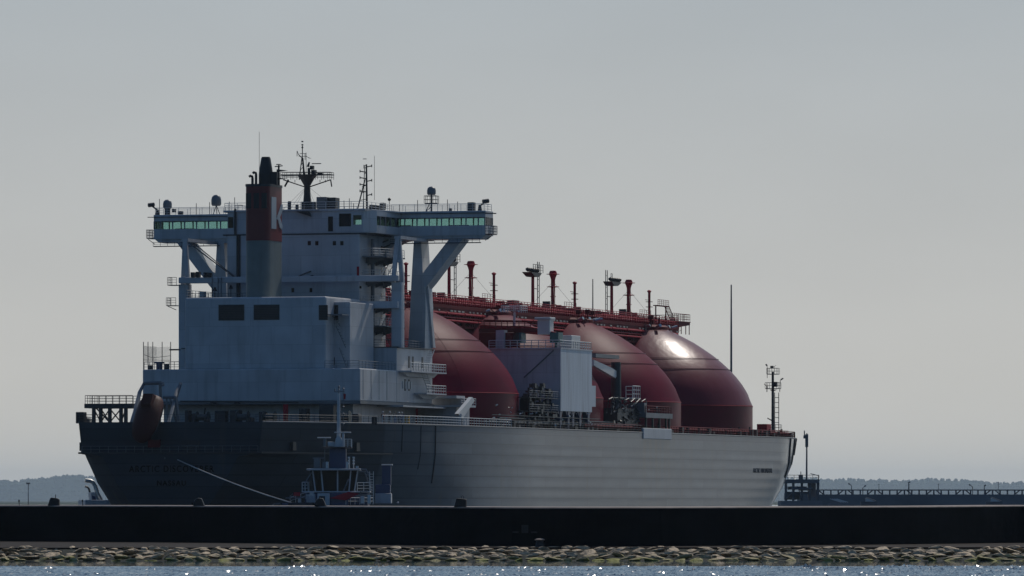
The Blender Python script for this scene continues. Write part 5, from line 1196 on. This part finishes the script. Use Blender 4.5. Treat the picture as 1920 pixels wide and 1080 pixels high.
zones = [(70, 'at the far left edge'), (170, 'below the leftmost wall bollard'), (320, 'below the tanker\'s port quarter'), (440, 'below the second wall bollard'), (560, 'below the tow line'), (680, 'below the tugboat'), (820, 'right of the tugboat'), (920, 'below the wire-loop bollard'), (1060, 'by the mushroom bollard'), (1200, 'right of the mushroom bollard'), (1320, 'below the manifold platform'), (1440, 'below the forward tank'), (1540, 'below the tanker\'s bow'), (1660, 'below the nearer dolphin'), (1780, 'below the lone tall lamp post'), (9999, 'at the far right edge')]
byz = {}
for c_ in sorted(cells):
    zi = next(i for i, z_ in enumerate(zones) if 960+c_[0]*FPX/491 < z_[0]); byz.setdefault((c_[3], zi), []).append(c_)
for (ri, zi), lst in byz.items():
  for q_, (X, r_, wdt, _) in enumerate(lst):
    px = 960+X*FPX/495; fr = apron_front(min(max(px, 0), 1920))+.3
    o = bpy.data.objects.new('bank_stone', rnd.choice(protos)); C.objects.link(o)
    o.location = (X, fr-r_*(fr-486), .84-r_*.86+rnd.uniform(-.07, .05)); o.scale = (wdt*rnd.uniform(.44, .56), rnd.uniform(.4, .85), rnd.uniform(.09, .23)); o.rotation_euler = (rnd.uniform(-.35, .2), rnd.uniform(-.28, .28), rnd.uniform(-.6, .6))
    od = ['first', 'second', 'third', 'fourth', 'fifth', 'sixth', 'seventh', 'eighth', 'ninth', 'tenth', 'eleventh', 'twelfth'][min(q_, 11)]
    tag(o, f'{tone[ri]} stone, {od} from left in the {rown[ri]} row {zones[zi][1]}', 'stone', rown[ri]+' row of bank stones')
bm = bmesh.new()
for X, r_, wdt, ri in rest:
    px = 960+X*FPX/495; fr = apron_front(min(max(px, 0), 1920))+.3; b4 = bmesh.new(); b4.from_mesh(rnd.choice(protos))
    M4 = Matrix.Translation((X, fr-r_*(fr-486), .84-r_*.86+rnd.uniform(-.05, .05))) @ Matrix.Rotation(rnd.uniform(-.4, .4), 4, 'Z') @ Matrix.Diagonal((wdt*.6, rnd.uniform(.4, .7), rnd.uniform(.15, .25), 1))
    b4.transform(M4); tm = bpy.data.meshes.new('t'); b4.to_mesh(tm); b4.free(); bm.from_mesh(tm); bpy.data.meshes.remove(tm)
me = bpy.data.meshes.new('small_stones'); bm.to_mesh(me); bm.free(); me.materials.append(BANK)
o = bpy.data.objects.new('small_stones', me); C.objects.link(o); tag(o, kind='stuff', label='smaller stones wedged between the larger ones of the bank', cat='stones')
# bollards
BOL = [(100, 932, 'tapered black bollard with a pin on top, leftmost on the breakwater wall', 1), (372, 933, 'rounded black bollard on the wall below the tanker\'s stern name', 0), (600, 933, 'black bollard on the wall in front of the tugboat wheelhouse', 0), (863, 932, 'squarish black bollard with wire loop standing alone before the grey hull side', 2)]
for px, yt, lab, k in BOL:
    X, Dd, zt = wall_at(px); h = HC-zt; h = (948.5-yt)*Dd/FPX; w2 = .5
    Y_ = Dd+.55; zt += .0
    r0 = empty('bollard', (X, Y_, zt), 0, label=lab, cat='bollard')
    m_ = BLACK
    poly = {1: [(-.52, 0), (.50, 0), (.52, .45), (.42, .60), (-.20, .68), (-.30, .6)], 0: [(-.46, 0), (.52, 0), (.36, .38), (.25, .62), (-.1, .66), (-.32, .5), (-.42, .3)], 2: [(-.5, 0), (.5, 0), (.5, .60), (-.32, .68)]}[k]
    mb = MB(False); n_ = len(poly)
    vs = [(a_*(1 if s_ == 0 else .9), y_, b_) for (y_, s_) in ((-.35, 1), (-.2, 0), (.2, 0), (.35, 1)) for a_, b_ in poly]
    fs = [tuple(range(n_)), tuple(range(3*n_, 4*n_))]+[(j*n_+i, j*n_+(i+1) % n_, (j+1)*n_+(i+1) % n_, (j+1)*n_+i) for j in range(3) for i in range(n_)]
    mb.add(vs, fs).build('body', m_, r0, bevel=.04)
    if k == 1: MB(False).tube([(.15, 0, .6), (.16, 0, .95)], .035, 5).build('pin', BLACK, r0)
    if k == 2: MB(False).tube([(.1, 0, .62), (.08, 0, .8), (.17, 0, .88), (.25, 0, .8), (.24, 0, .6)], .02, 4).build('wire_loop', DARK, r0)
    if k == 0: MB(False).tube([(-.55, -.1, .05), (-.55, -.1, .3)], .12, 6).build('cleat', BLACK, r0)
X = (1012-960)/FPX*499.5
b_ = empty('bollard', (X, 499.6, ZB-.07), 0, label='mushroom-shaped bollard with worn pale cap at the foot of the wall', cat='bollard')
MB(False).lathe((0, 0, 0), [(.36, 0), (.33, .1), (.28, .45), (.34, .52)], 16).build('post', BLACK, b_, smooth=True)
MB(False).lathe((0, 0, .5), [(.3, 0), (.40, .03), (.40, .08), (.22, .17), (0, .2)], 16).build('cap', COPING, b_, smooth=True)
for px, yt, lab in ((35.5, 936, 'short marker stake near the left end of the breakwater wall'), (154.5, 937, 'short marker stake on the wall below the tug\'s exhaust pipes')):
    X, Dd, zt = wall_at(px); o = MB(False).tube([(X, Dd+.5, zt-.02), (X-.05, Dd+.5, zt+.5)], .035, 5).box((X-.09, Dd+.45, zt+.28), (X+.03, Dd+.55, zt+.48)).build('marker_stake', DARK); tag(o, lab, 'marker')

# ================================================================ jetty on the right
JY = 1400; SJ = FPX/JY
def j(x, y, dy=0): return ((x-960)/SJ, JY+dy, HC+(YH-y)/SJ)
zj = j(0, 927)[2]
jt = MB(False).box((j(1500, 0)[0], JY, -2), (j(2300, 0)[0], JY+14, zj)).build('jetty', JETM); tag(jt, 'long dark jetty with a pipe trestle on top right of the tanker\'s bow', 'jetty')
mb = MB(False); x0 = j(1500, 0)[0]; x1 = j(2300, 0)[0]; zt = j(0, 919)[2]
mb.box((x0, JY+1, zt-.1), (x1, JY+1.4, zt+.14)).box((x0, JY+4, zt-.1), (x1, JY+4.4, zt+.14)).build('pipeline', JETS, jt, split=True)
mb = MB(False); k = 0
mq = MB(False)
for px in np.arange(1517, 2300, 13.8):
    X = j(px, 0)[0]; mb.box((X-.16, JY+1, zj), (X+.16, JY+1.3, zt-.1)); k += 1
    if k % 4 == 1: mq.tube([(X, JY+1.1, zj), (X+1.1, JY+1.1, zt)], .13, 4)
    if k % 4 == 3: mq.tube([(X, JY+1.1, zj), (X-1.1, JY+1.1, zt)], .13, 4)
mq.build('trestle_brace', JETS, jt, split=True)
mb.build('trestle_post', JETS, jt, split=True)
# loading platform
lp = empty('loading_platform', (j(1487, 0)[0], JY-60, 0), 0, label='cluttered steel loading platform just right of the tanker\'s bow', cat='platform')
SP = FPX/(JY-60)
def l(x, y, dy=0): return ((x-1487)/SP, dy, HC+(YH-y)/SP)
def lbx(x0, y0, x1, y1, d0, d1, name, m, par=lp): a = l(x0, y1); b = l(x1, y0); return MB(False).box((a[0], d0, a[2]), (b[0], d1, b[2])).build(name, m, par)
lbx(1440, 899, 1513, 906, 0, 12, 'deck', JETS); lbx(1440, 939, 1518, 966, -1, 14, 'base', JETM)
for x in (1448, 1462, 1478, 1493, 1508): lbx(x, 906, x+4.5, 939, .5, 1.5, 'pillar', JETS)
lbx(1494, 906, 1508, 932, 4, 8, 'hopper', JETM); lbx(1455, 912, 1490, 918, 2, 6, 'cross_pipe', JETM); lbx(1450, 922, 1496, 927, 1, 4, 'walkway', JETS)
lbx(1450, 925, 1478, 937, 5, 9, 'pump_house', JETM); lbx(1510, 908, 1513, 912, 0, 2, 'lamp', JETS)
mb = MB(False).rail([l(1442, 899), l(1512, 899)], .9, 1.2, .05, 2).tube([l(1496, 888), l(1508, 891), l(1511, 892), l(1511, 899)], .08, 5).box(l(1474, 899), (l(1482, 0)[0], 1, l(0, 890)[2])).tube([l(1478, 890), l(1478, 884)], .08, 4)
mb.tube([l(1450, 936, .2), l(1472, 912, .2), l(1480, 936, .2)], .15, 5).tube([l(1460, 916, 0), l(1500, 916, 0)], .2, 6)
mb.build('pipework', JETS, lp)
pm = MB(False).tube([l(1490, 899, 3), l(1490.5, 812, 3)], .20, 8, .13).box((l(1484, 0)[0], 2.8, l(0, 822)[2]), (l(1491, 0)[0], 3.2, l(0, 816)[2])).tube([l(1486, 816, 3), l(1486, 807, 3)], .12, 5).box((l(1487.5, 0)[0], 2.6, l(0, 838)[2]), (l(1493, 0)[0], 3.4, l(0, 814)[2])).build('mast', JETS, lp)
a = l(1516, 940, -8)
for k in range(4): pass
gw = empty('gangway', (j(1530, 0)[0], JY-90, 0), 0, label='low white slatted gangway lying beside the loading platform', cat='gangway')
mb = MB(False)
for k in range(4): mb.tube([(-1.4+k*.45, 0, HC+.35), (.9+k*.45, 0, HC-.35)], .07, 5)
mb.build('rails', WHITE2, gw); MB(False).box((-1.6, -.5, 0), (2.4, 1.5, HC-.55)).build('pontoon', JETM, gw)
for px, lab in ((1610, 'white wedge-shaped mooring dolphin on a dark base, nearer the tanker\'s bow'), (1838, 'white wedge-shaped mooring dolphin on a dark base at the far right')):
    d = empty('mooring_dolphin', (j(px, 0)[0], JY-40, 0), 0, label=lab, cat='mooring dolphin')
    MB(False).box((-1.7, -1, -2), (1.7, 1.5, HC-.22)).build('base', JETS, d)
    MB(False).prism([(-.7, HC-.22), (1.3, HC-.22), (.2, HC+.35), (-.3, HC+.62), (-.7, HC+.4)], 1, -.5, .3).build('hook_cover', WHITE2, d)
    MB(False).tube([(-.6, -.55, HC+.7), (1.5, -.55, HC-.1)], .07, 4).build('handrail', GREY, d)
LPP = [(1597, 908, -3, 'lamp post with lamp leaning left, nearer of the pair by the first dolphin'), (1618, 912, 3, 'lamp post with lamp leaning right, beside the first dolphin'), (1704, 905, 0, 'straight taller lamp post standing alone between the two dolphins'), (1824, 910, -3.5, 'lamp post with lamp leaning left, above the far right dolphin'), (1846, 911, 0, 'upright lamp post just right of the far right dolphin')]
for px, y, lean, lab in LPP:
    b = j(px, 927, .5); o = empty('lamp_post', (b[0], JY+.5, zj), 0, label=lab, cat='lamp post')
    top = HC+(YH-y)/SJ-zj
    MB(False).tube([(0, 0, 0), (0, 0, top-.35), (lean*.12, 0, top)], .09, 5).build('pole', JETS, o)
    MB(False).tube([(lean*.12-.05, 0, top), (lean*.12+(.35 if lean >= 0 else -.35), 0, top+.18)], .16, 6).build('lamp', JETS, o)
for px, y, lab in ((1539, 906, 'thin bare pole on the jetty nearest the loading platform'), (1652, 908, 'thin bare pole on the jetty between first dolphin and tall lamp'), (1709, 908, 'thin bare pole right beside the tall lamp post'), (1764, 908, 'thin bare pole midway along the right part of the jetty'), (1877, 904, 'thin bare pole at the far right end of the jetty')):
    b = j(px, 0); o = MB(False).tube([(b[0], JY+8, zj-.1), (b[0], JY+8, HC+(YH-y)/SJ)], .06, 5).tube([(b[0]-.12, JY+8, HC+(YH-y)/SJ), (b[0]+.12, JY+8, HC+(YH-y)/SJ)], .07, 4).build('pole', JETS); tag(o, lab, 'pole')
b = j(1374, 0); o = MB(False).tube([(b[0], JY+10, 0), (b[0], JY+10, j(0, 640)[2]), (b[0], JY+10, j(0, 531)[2])], .30, 8, .14).build('lightning_mast', JETS); tag(o, 'very tall bare mast rising behind the forward red tank', 'mast')
# lamp mast on the far left shore side
b = ((53-960)/FPX*1500, 1500); o = empty('lamp_mast', (b[0], b[1], -1), 0, label='slim far-off lamp mast left of the tanker in front of the hills', cat='lamp mast')
MB(False).tube([(0, 0, 0), (0, 0, HC+1+(YH-906)*1500/FPX)], .13, 6, .09).build('pole', JETS, o)
MB(False).box((-.45, -.3, HC+1+(YH-907.5)*1500/FPX), (.45, .3, HC+1+(YH-905)*1500/FPX)).build('lamp_head', JETS, o)
# quay the lamp mast stands on
q = MB(False).box((-260, 1495, -2), (-60, 1510, 2.0)).build('far_quay', JETM); tag(q, 'low dark quay far behind the breakwater at the left', 'quay')

# ================================================================ sea, far shore
def sea_mat():
    m = bpy.data.materials.new('sea_water'); m.use_nodes = True; t_ = m.node_tree; b = t_.nodes['Principled BSDF']
    b.inputs['Base Color'].default_value = (0.03, 0.065, 0.10, 1); b.inputs['Roughness'].default_value = .045; b.inputs['IOR'].default_value = 1.333
    tc = t_.nodes.new('ShaderNodeTexCoord')
    def nz_(sc, det):
        n_ = t_.nodes.new('ShaderNodeTexNoise'); n_.inputs['Scale'].default_value = sc; n_.inputs['Detail'].default_value = det; n_.inputs['Roughness'].default_value = .6; mp_ = t_.nodes.new('ShaderNodeMapping'); mp_.inputs['Scale'].default_value = (1, .3, 1); t_.links.new(tc.outputs['Object'], mp_.inputs[0]); t_.links.new(mp_.outputs[0], n_.inputs[0]); return n_
    a = nz_(1.0, 2); c = nz_(3.2, 2)
    ad = t_.nodes.new('ShaderNodeMath'); ad.operation = 'MULTIPLY_ADD'; t_.links.new(c.outputs['Fac'], ad.inputs[0]); ad.inputs[1].default_value = .22; t_.links.new(a.outputs['Fac'], ad.inputs[2])
    sp = t_.nodes.new('ShaderNodeSeparateXYZ'); t_.links.new(tc.outputs['Object'], sp.inputs[0])
    # sheltered slick beside the bank, ruffled water farther out
    w_ = nz_(.05, 2); wa = t_.nodes.new('ShaderNodeMath'); wa.operation = 'MULTIPLY_ADD'; t_.links.new(w_.outputs['Fac'], wa.inputs[0]); wa.inputs[1].default_value = 10; t_.links.new(sp.outputs['Y'], wa.inputs[2])
    cl = t_.nodes.new('ShaderNodeMapRange'); t_.links.new(wa.outputs[0], cl.inputs[0]); cl.inputs[1].default_value = 444; cl.inputs[2].default_value = 447; cl.inputs[3].default_value = .75; cl.inputs[4].default_value = .03
    cl2 = t_.nodes.new('ShaderNodeMapRange'); t_.links.new(sp.outputs['Y'], cl2.inputs[0]); cl2.inputs[1].default_value = 520; cl2.inputs[2].default_value = 600; cl2.inputs[3].default_value = 0; cl2.inputs[4].default_value = .03
    mx = t_.nodes.new('ShaderNodeMath'); mx.operation = 'MAXIMUM'; t_.links.new(cl.outputs[0], mx.inputs[0]); t_.links.new(cl2.outputs[0], mx.inputs[1])
    bp = t_.nodes.new('ShaderNodeBump'); bp.inputs['Distance'].default_value = .45; t_.links.new(mx.outputs[0], bp.inputs['Strength']); t_.links.new(ad.outputs[0], bp.inputs['Height']); t_.links.new(bp.outputs[0], b.inputs['Normal'])
    return m
sea = MB(False).add([(-30000, -300, 0), (30000, -300, 0), (30000, 46500, 0), (-30000, 46500, 0)], [(0, 1, 2, 3)]).build('water', sea_mat()); tag(sea, kind='structure')
RP = bpy.data.materials.new('rippled_water'); RP.use_nodes = True; b_ = RP.node_tree.nodes['Principled BSDF']
b_.inputs['Base Color'].default_value = (0.09, 0.15, 0.21, 1); b_.inputs['Roughness'].default_value = .13; b_.inputs['IOR'].default_value = 1.333
n_ = RP.node_tree.nodes.new('ShaderNodeTexNoise'); n_.inputs['Scale'].default_value = .15; k_ = RP.node_tree.nodes.new('ShaderNodeTexCoord'); RP.node_tree.links.new(k_.outputs['Object'], n_.inputs[0])
q_ = RP.node_tree.nodes.new('ShaderNodeMapRange'); q_.inputs[3].default_value = .12; q_.inputs[4].default_value = .22; RP.node_tree.links.new(n_.outputs['Fac'], q_.inputs[0]); RP.node_tree.links.new(q_.outputs[0], b_.inputs['Roughness'])
nx, ny = 700, 480; rs = np.random.RandomState(3)
xx = np.linspace(-48, 48, nx); yy = np.linspace(298, 443, ny)
hgt = rs.normal(0, 1, (ny, nx))*.034
big = rs.normal(0, 1, (ny//6+3, nx//8+3))
iy = np.arange(ny)/6; ix = np.arange(nx)/14; y0_ = iy.astype(int); x0_ = ix.astype(int); fy = (iy-y0_)[:, None]; fx = (ix-x0_)[None, :]
B_ = (1-fy)*((1-fx)*big[y0_][:, x0_]+fx*big[y0_][:, x0_+1])+fy*((1-fx)*big[y0_+1][:, x0_]+fx*big[y0_+1][:, x0_+1])
hgt = (hgt*(1+.5*B_)+.04*B_)*np.interp(xx, [-40, 5, 40], [.62, .80, 1.0])[None, :]*np.clip((443-yy)/3, 0, 1)[:, None]+.03
Xg, Yg = np.meshgrid(xx, yy); Xg = Xg+rs.uniform(-.04, .04, Xg.shape); Vv = np.stack([Xg, Yg, hgt], -1).reshape(-1, 3)
ii = (np.arange(ny-1)[:, None]*nx+np.arange(nx-1)[None, :]).reshape(-1); Ff = np.stack([ii, ii+1, ii+nx+1, ii+nx], -1)
me = bpy.data.meshes.new('water_ripples'); me.from_pydata(Vv.tolist(), [], Ff.tolist()); me.materials.append(RP)
o = bpy.data.objects.new('water_ripples', me); C.objects.link(o); tag(o, kind='structure')
FARD = 42000; SF = FPX/FARD
HX = [-1500, -600, 0, 20, 55, 90, 105, 130, 165, 400, 700, 1000, 1300, 1515, 1560, 1590, 1640, 1700, 1740, 1790, 1830, 1860, 1920, 2500, 3400]
HY = [905, 900, 901, 902, 898, 897, 893, 890, 893, 896, 892, 897, 893, 897, 899, 897, 900, 901, 897, 898.5, 901, 905, 904, 900, 905]
def hill(px): return HC+(YH-float(np.interp(px, HX, HY))-3)/SF
mb = MB(False); vs = []; gx = list(range(-1500, 3401, 20)); prof_h = [(-190, 0), (-160, .3), (-100, .6), (-40, .9), (40, 1.0), (2000, .8), (4000, .0)]
rnd = random.Random(2)
for px in gx:
    X = (px-960)/SF
    for dy, f in prof_h: vs.append((X, FARD+dy, -1+f*(hill(px)+1)+rnd.uniform(-1, 1)*(0 < f < 1)))
nh = len(prof_h)
mb.add(vs, [(i*nh+k, (i+1)*nh+k, (i+1)*nh+k+1, i*nh+k+1) for i in range(len(gx)-1) for k in range(nh-1)])
FOR = mat('far_forest', (0.05, 0.065, 0.03), .9, var=.5, vscale=(.01, .01, .01), spec=0.0)
fs_ = MB(False).add([(-29000, 7000, .25), (29000, 7000, .25), (29000, 41850, 1.5), (-29000, 41850, 1.5)], [(0, 1, 2, 3)]).build('far_shore', mat('coastal_plain', (0.10, 0.12, 0.10), .95, var=.3, vscale=(.002, .002, .002), spec=0.0)); tag(fs_, kind='structure')
hl = mb.build('hills', FOR); tag(hl, kind='structure')
mb = MB(False)
for _ in range(3400):
    px = rnd.uniform(-150, 2100)
    if 260 < px < 1440 and rnd.random() < .8: continue
    dy, f = rnd.choice(((-200, .1), (-170, .25), (-140, .4), (-105, .6), (-60, .82), (0, .97), (30, 1.0), (40, 1.0)))
    X = (px-960)/SF; z = -1+f*(hill(px)+1); h = rnd.uniform(8, 18)+(rnd.random() < .06)*7; r_ = rnd.uniform(7, 16); a0 = rnd.uniform(0, 6)
    n_ = 5; vs = [(X, FARD+dy, z+h)]
    for (q_, hh) in ((.55, .8), (1.0, .4), (.7, -.3)): vs += [(X+r_*q_*rnd.uniform(.7, 1.2)*math.cos(a0+k*math.tau/n_), FARD+dy+r_*q_*math.sin(a0+k*math.tau/n_), z+h*hh*rnd.uniform(.9, 1.1)) for k in range(n_)]
    fs = [(0, 1+k, 1+(k+1) % n_) for k in range(n_)]+[(1+jj*n_+k, 1+(jj+1)*n_+k, 1+(jj+1)*n_+(k+1) % n_, 1+jj*n_+(k+1) % n_) for jj in range(2) for k in range(n_)]
    mb.add(vs, fs)
wd = mb.build('far_wood', FOR); tag(wd, kind='stuff', label='distant wooded shore fading blue along the horizon', cat='woodland')

# ================================================================ haze
hz_ = MB(False).box((-29800, -250, -2), (29800, 46400, 215)).build('haze', bpy.data.materials.new('haze')); tag(hz_, kind='stuff', label='thin pale sea haze filling the air', cat='haze')
hm = hz_.data.materials[0]; hm.use_nodes = True; hm.node_tree.nodes.clear()
o_ = hm.node_tree.nodes.new('ShaderNodeOutputMaterial'); pv = hm.node_tree.nodes.new('ShaderNodeVolumePrincipled')
pv.inputs['Color'].default_value = (0.70, 0.86, 1.0, 1); pv.inputs['Density'].default_value = 1.9e-5; pv.inputs['Anisotropy'].default_value = 0.35
hm.node_tree.links.new(pv.outputs[0], o_.inputs['Volume'])
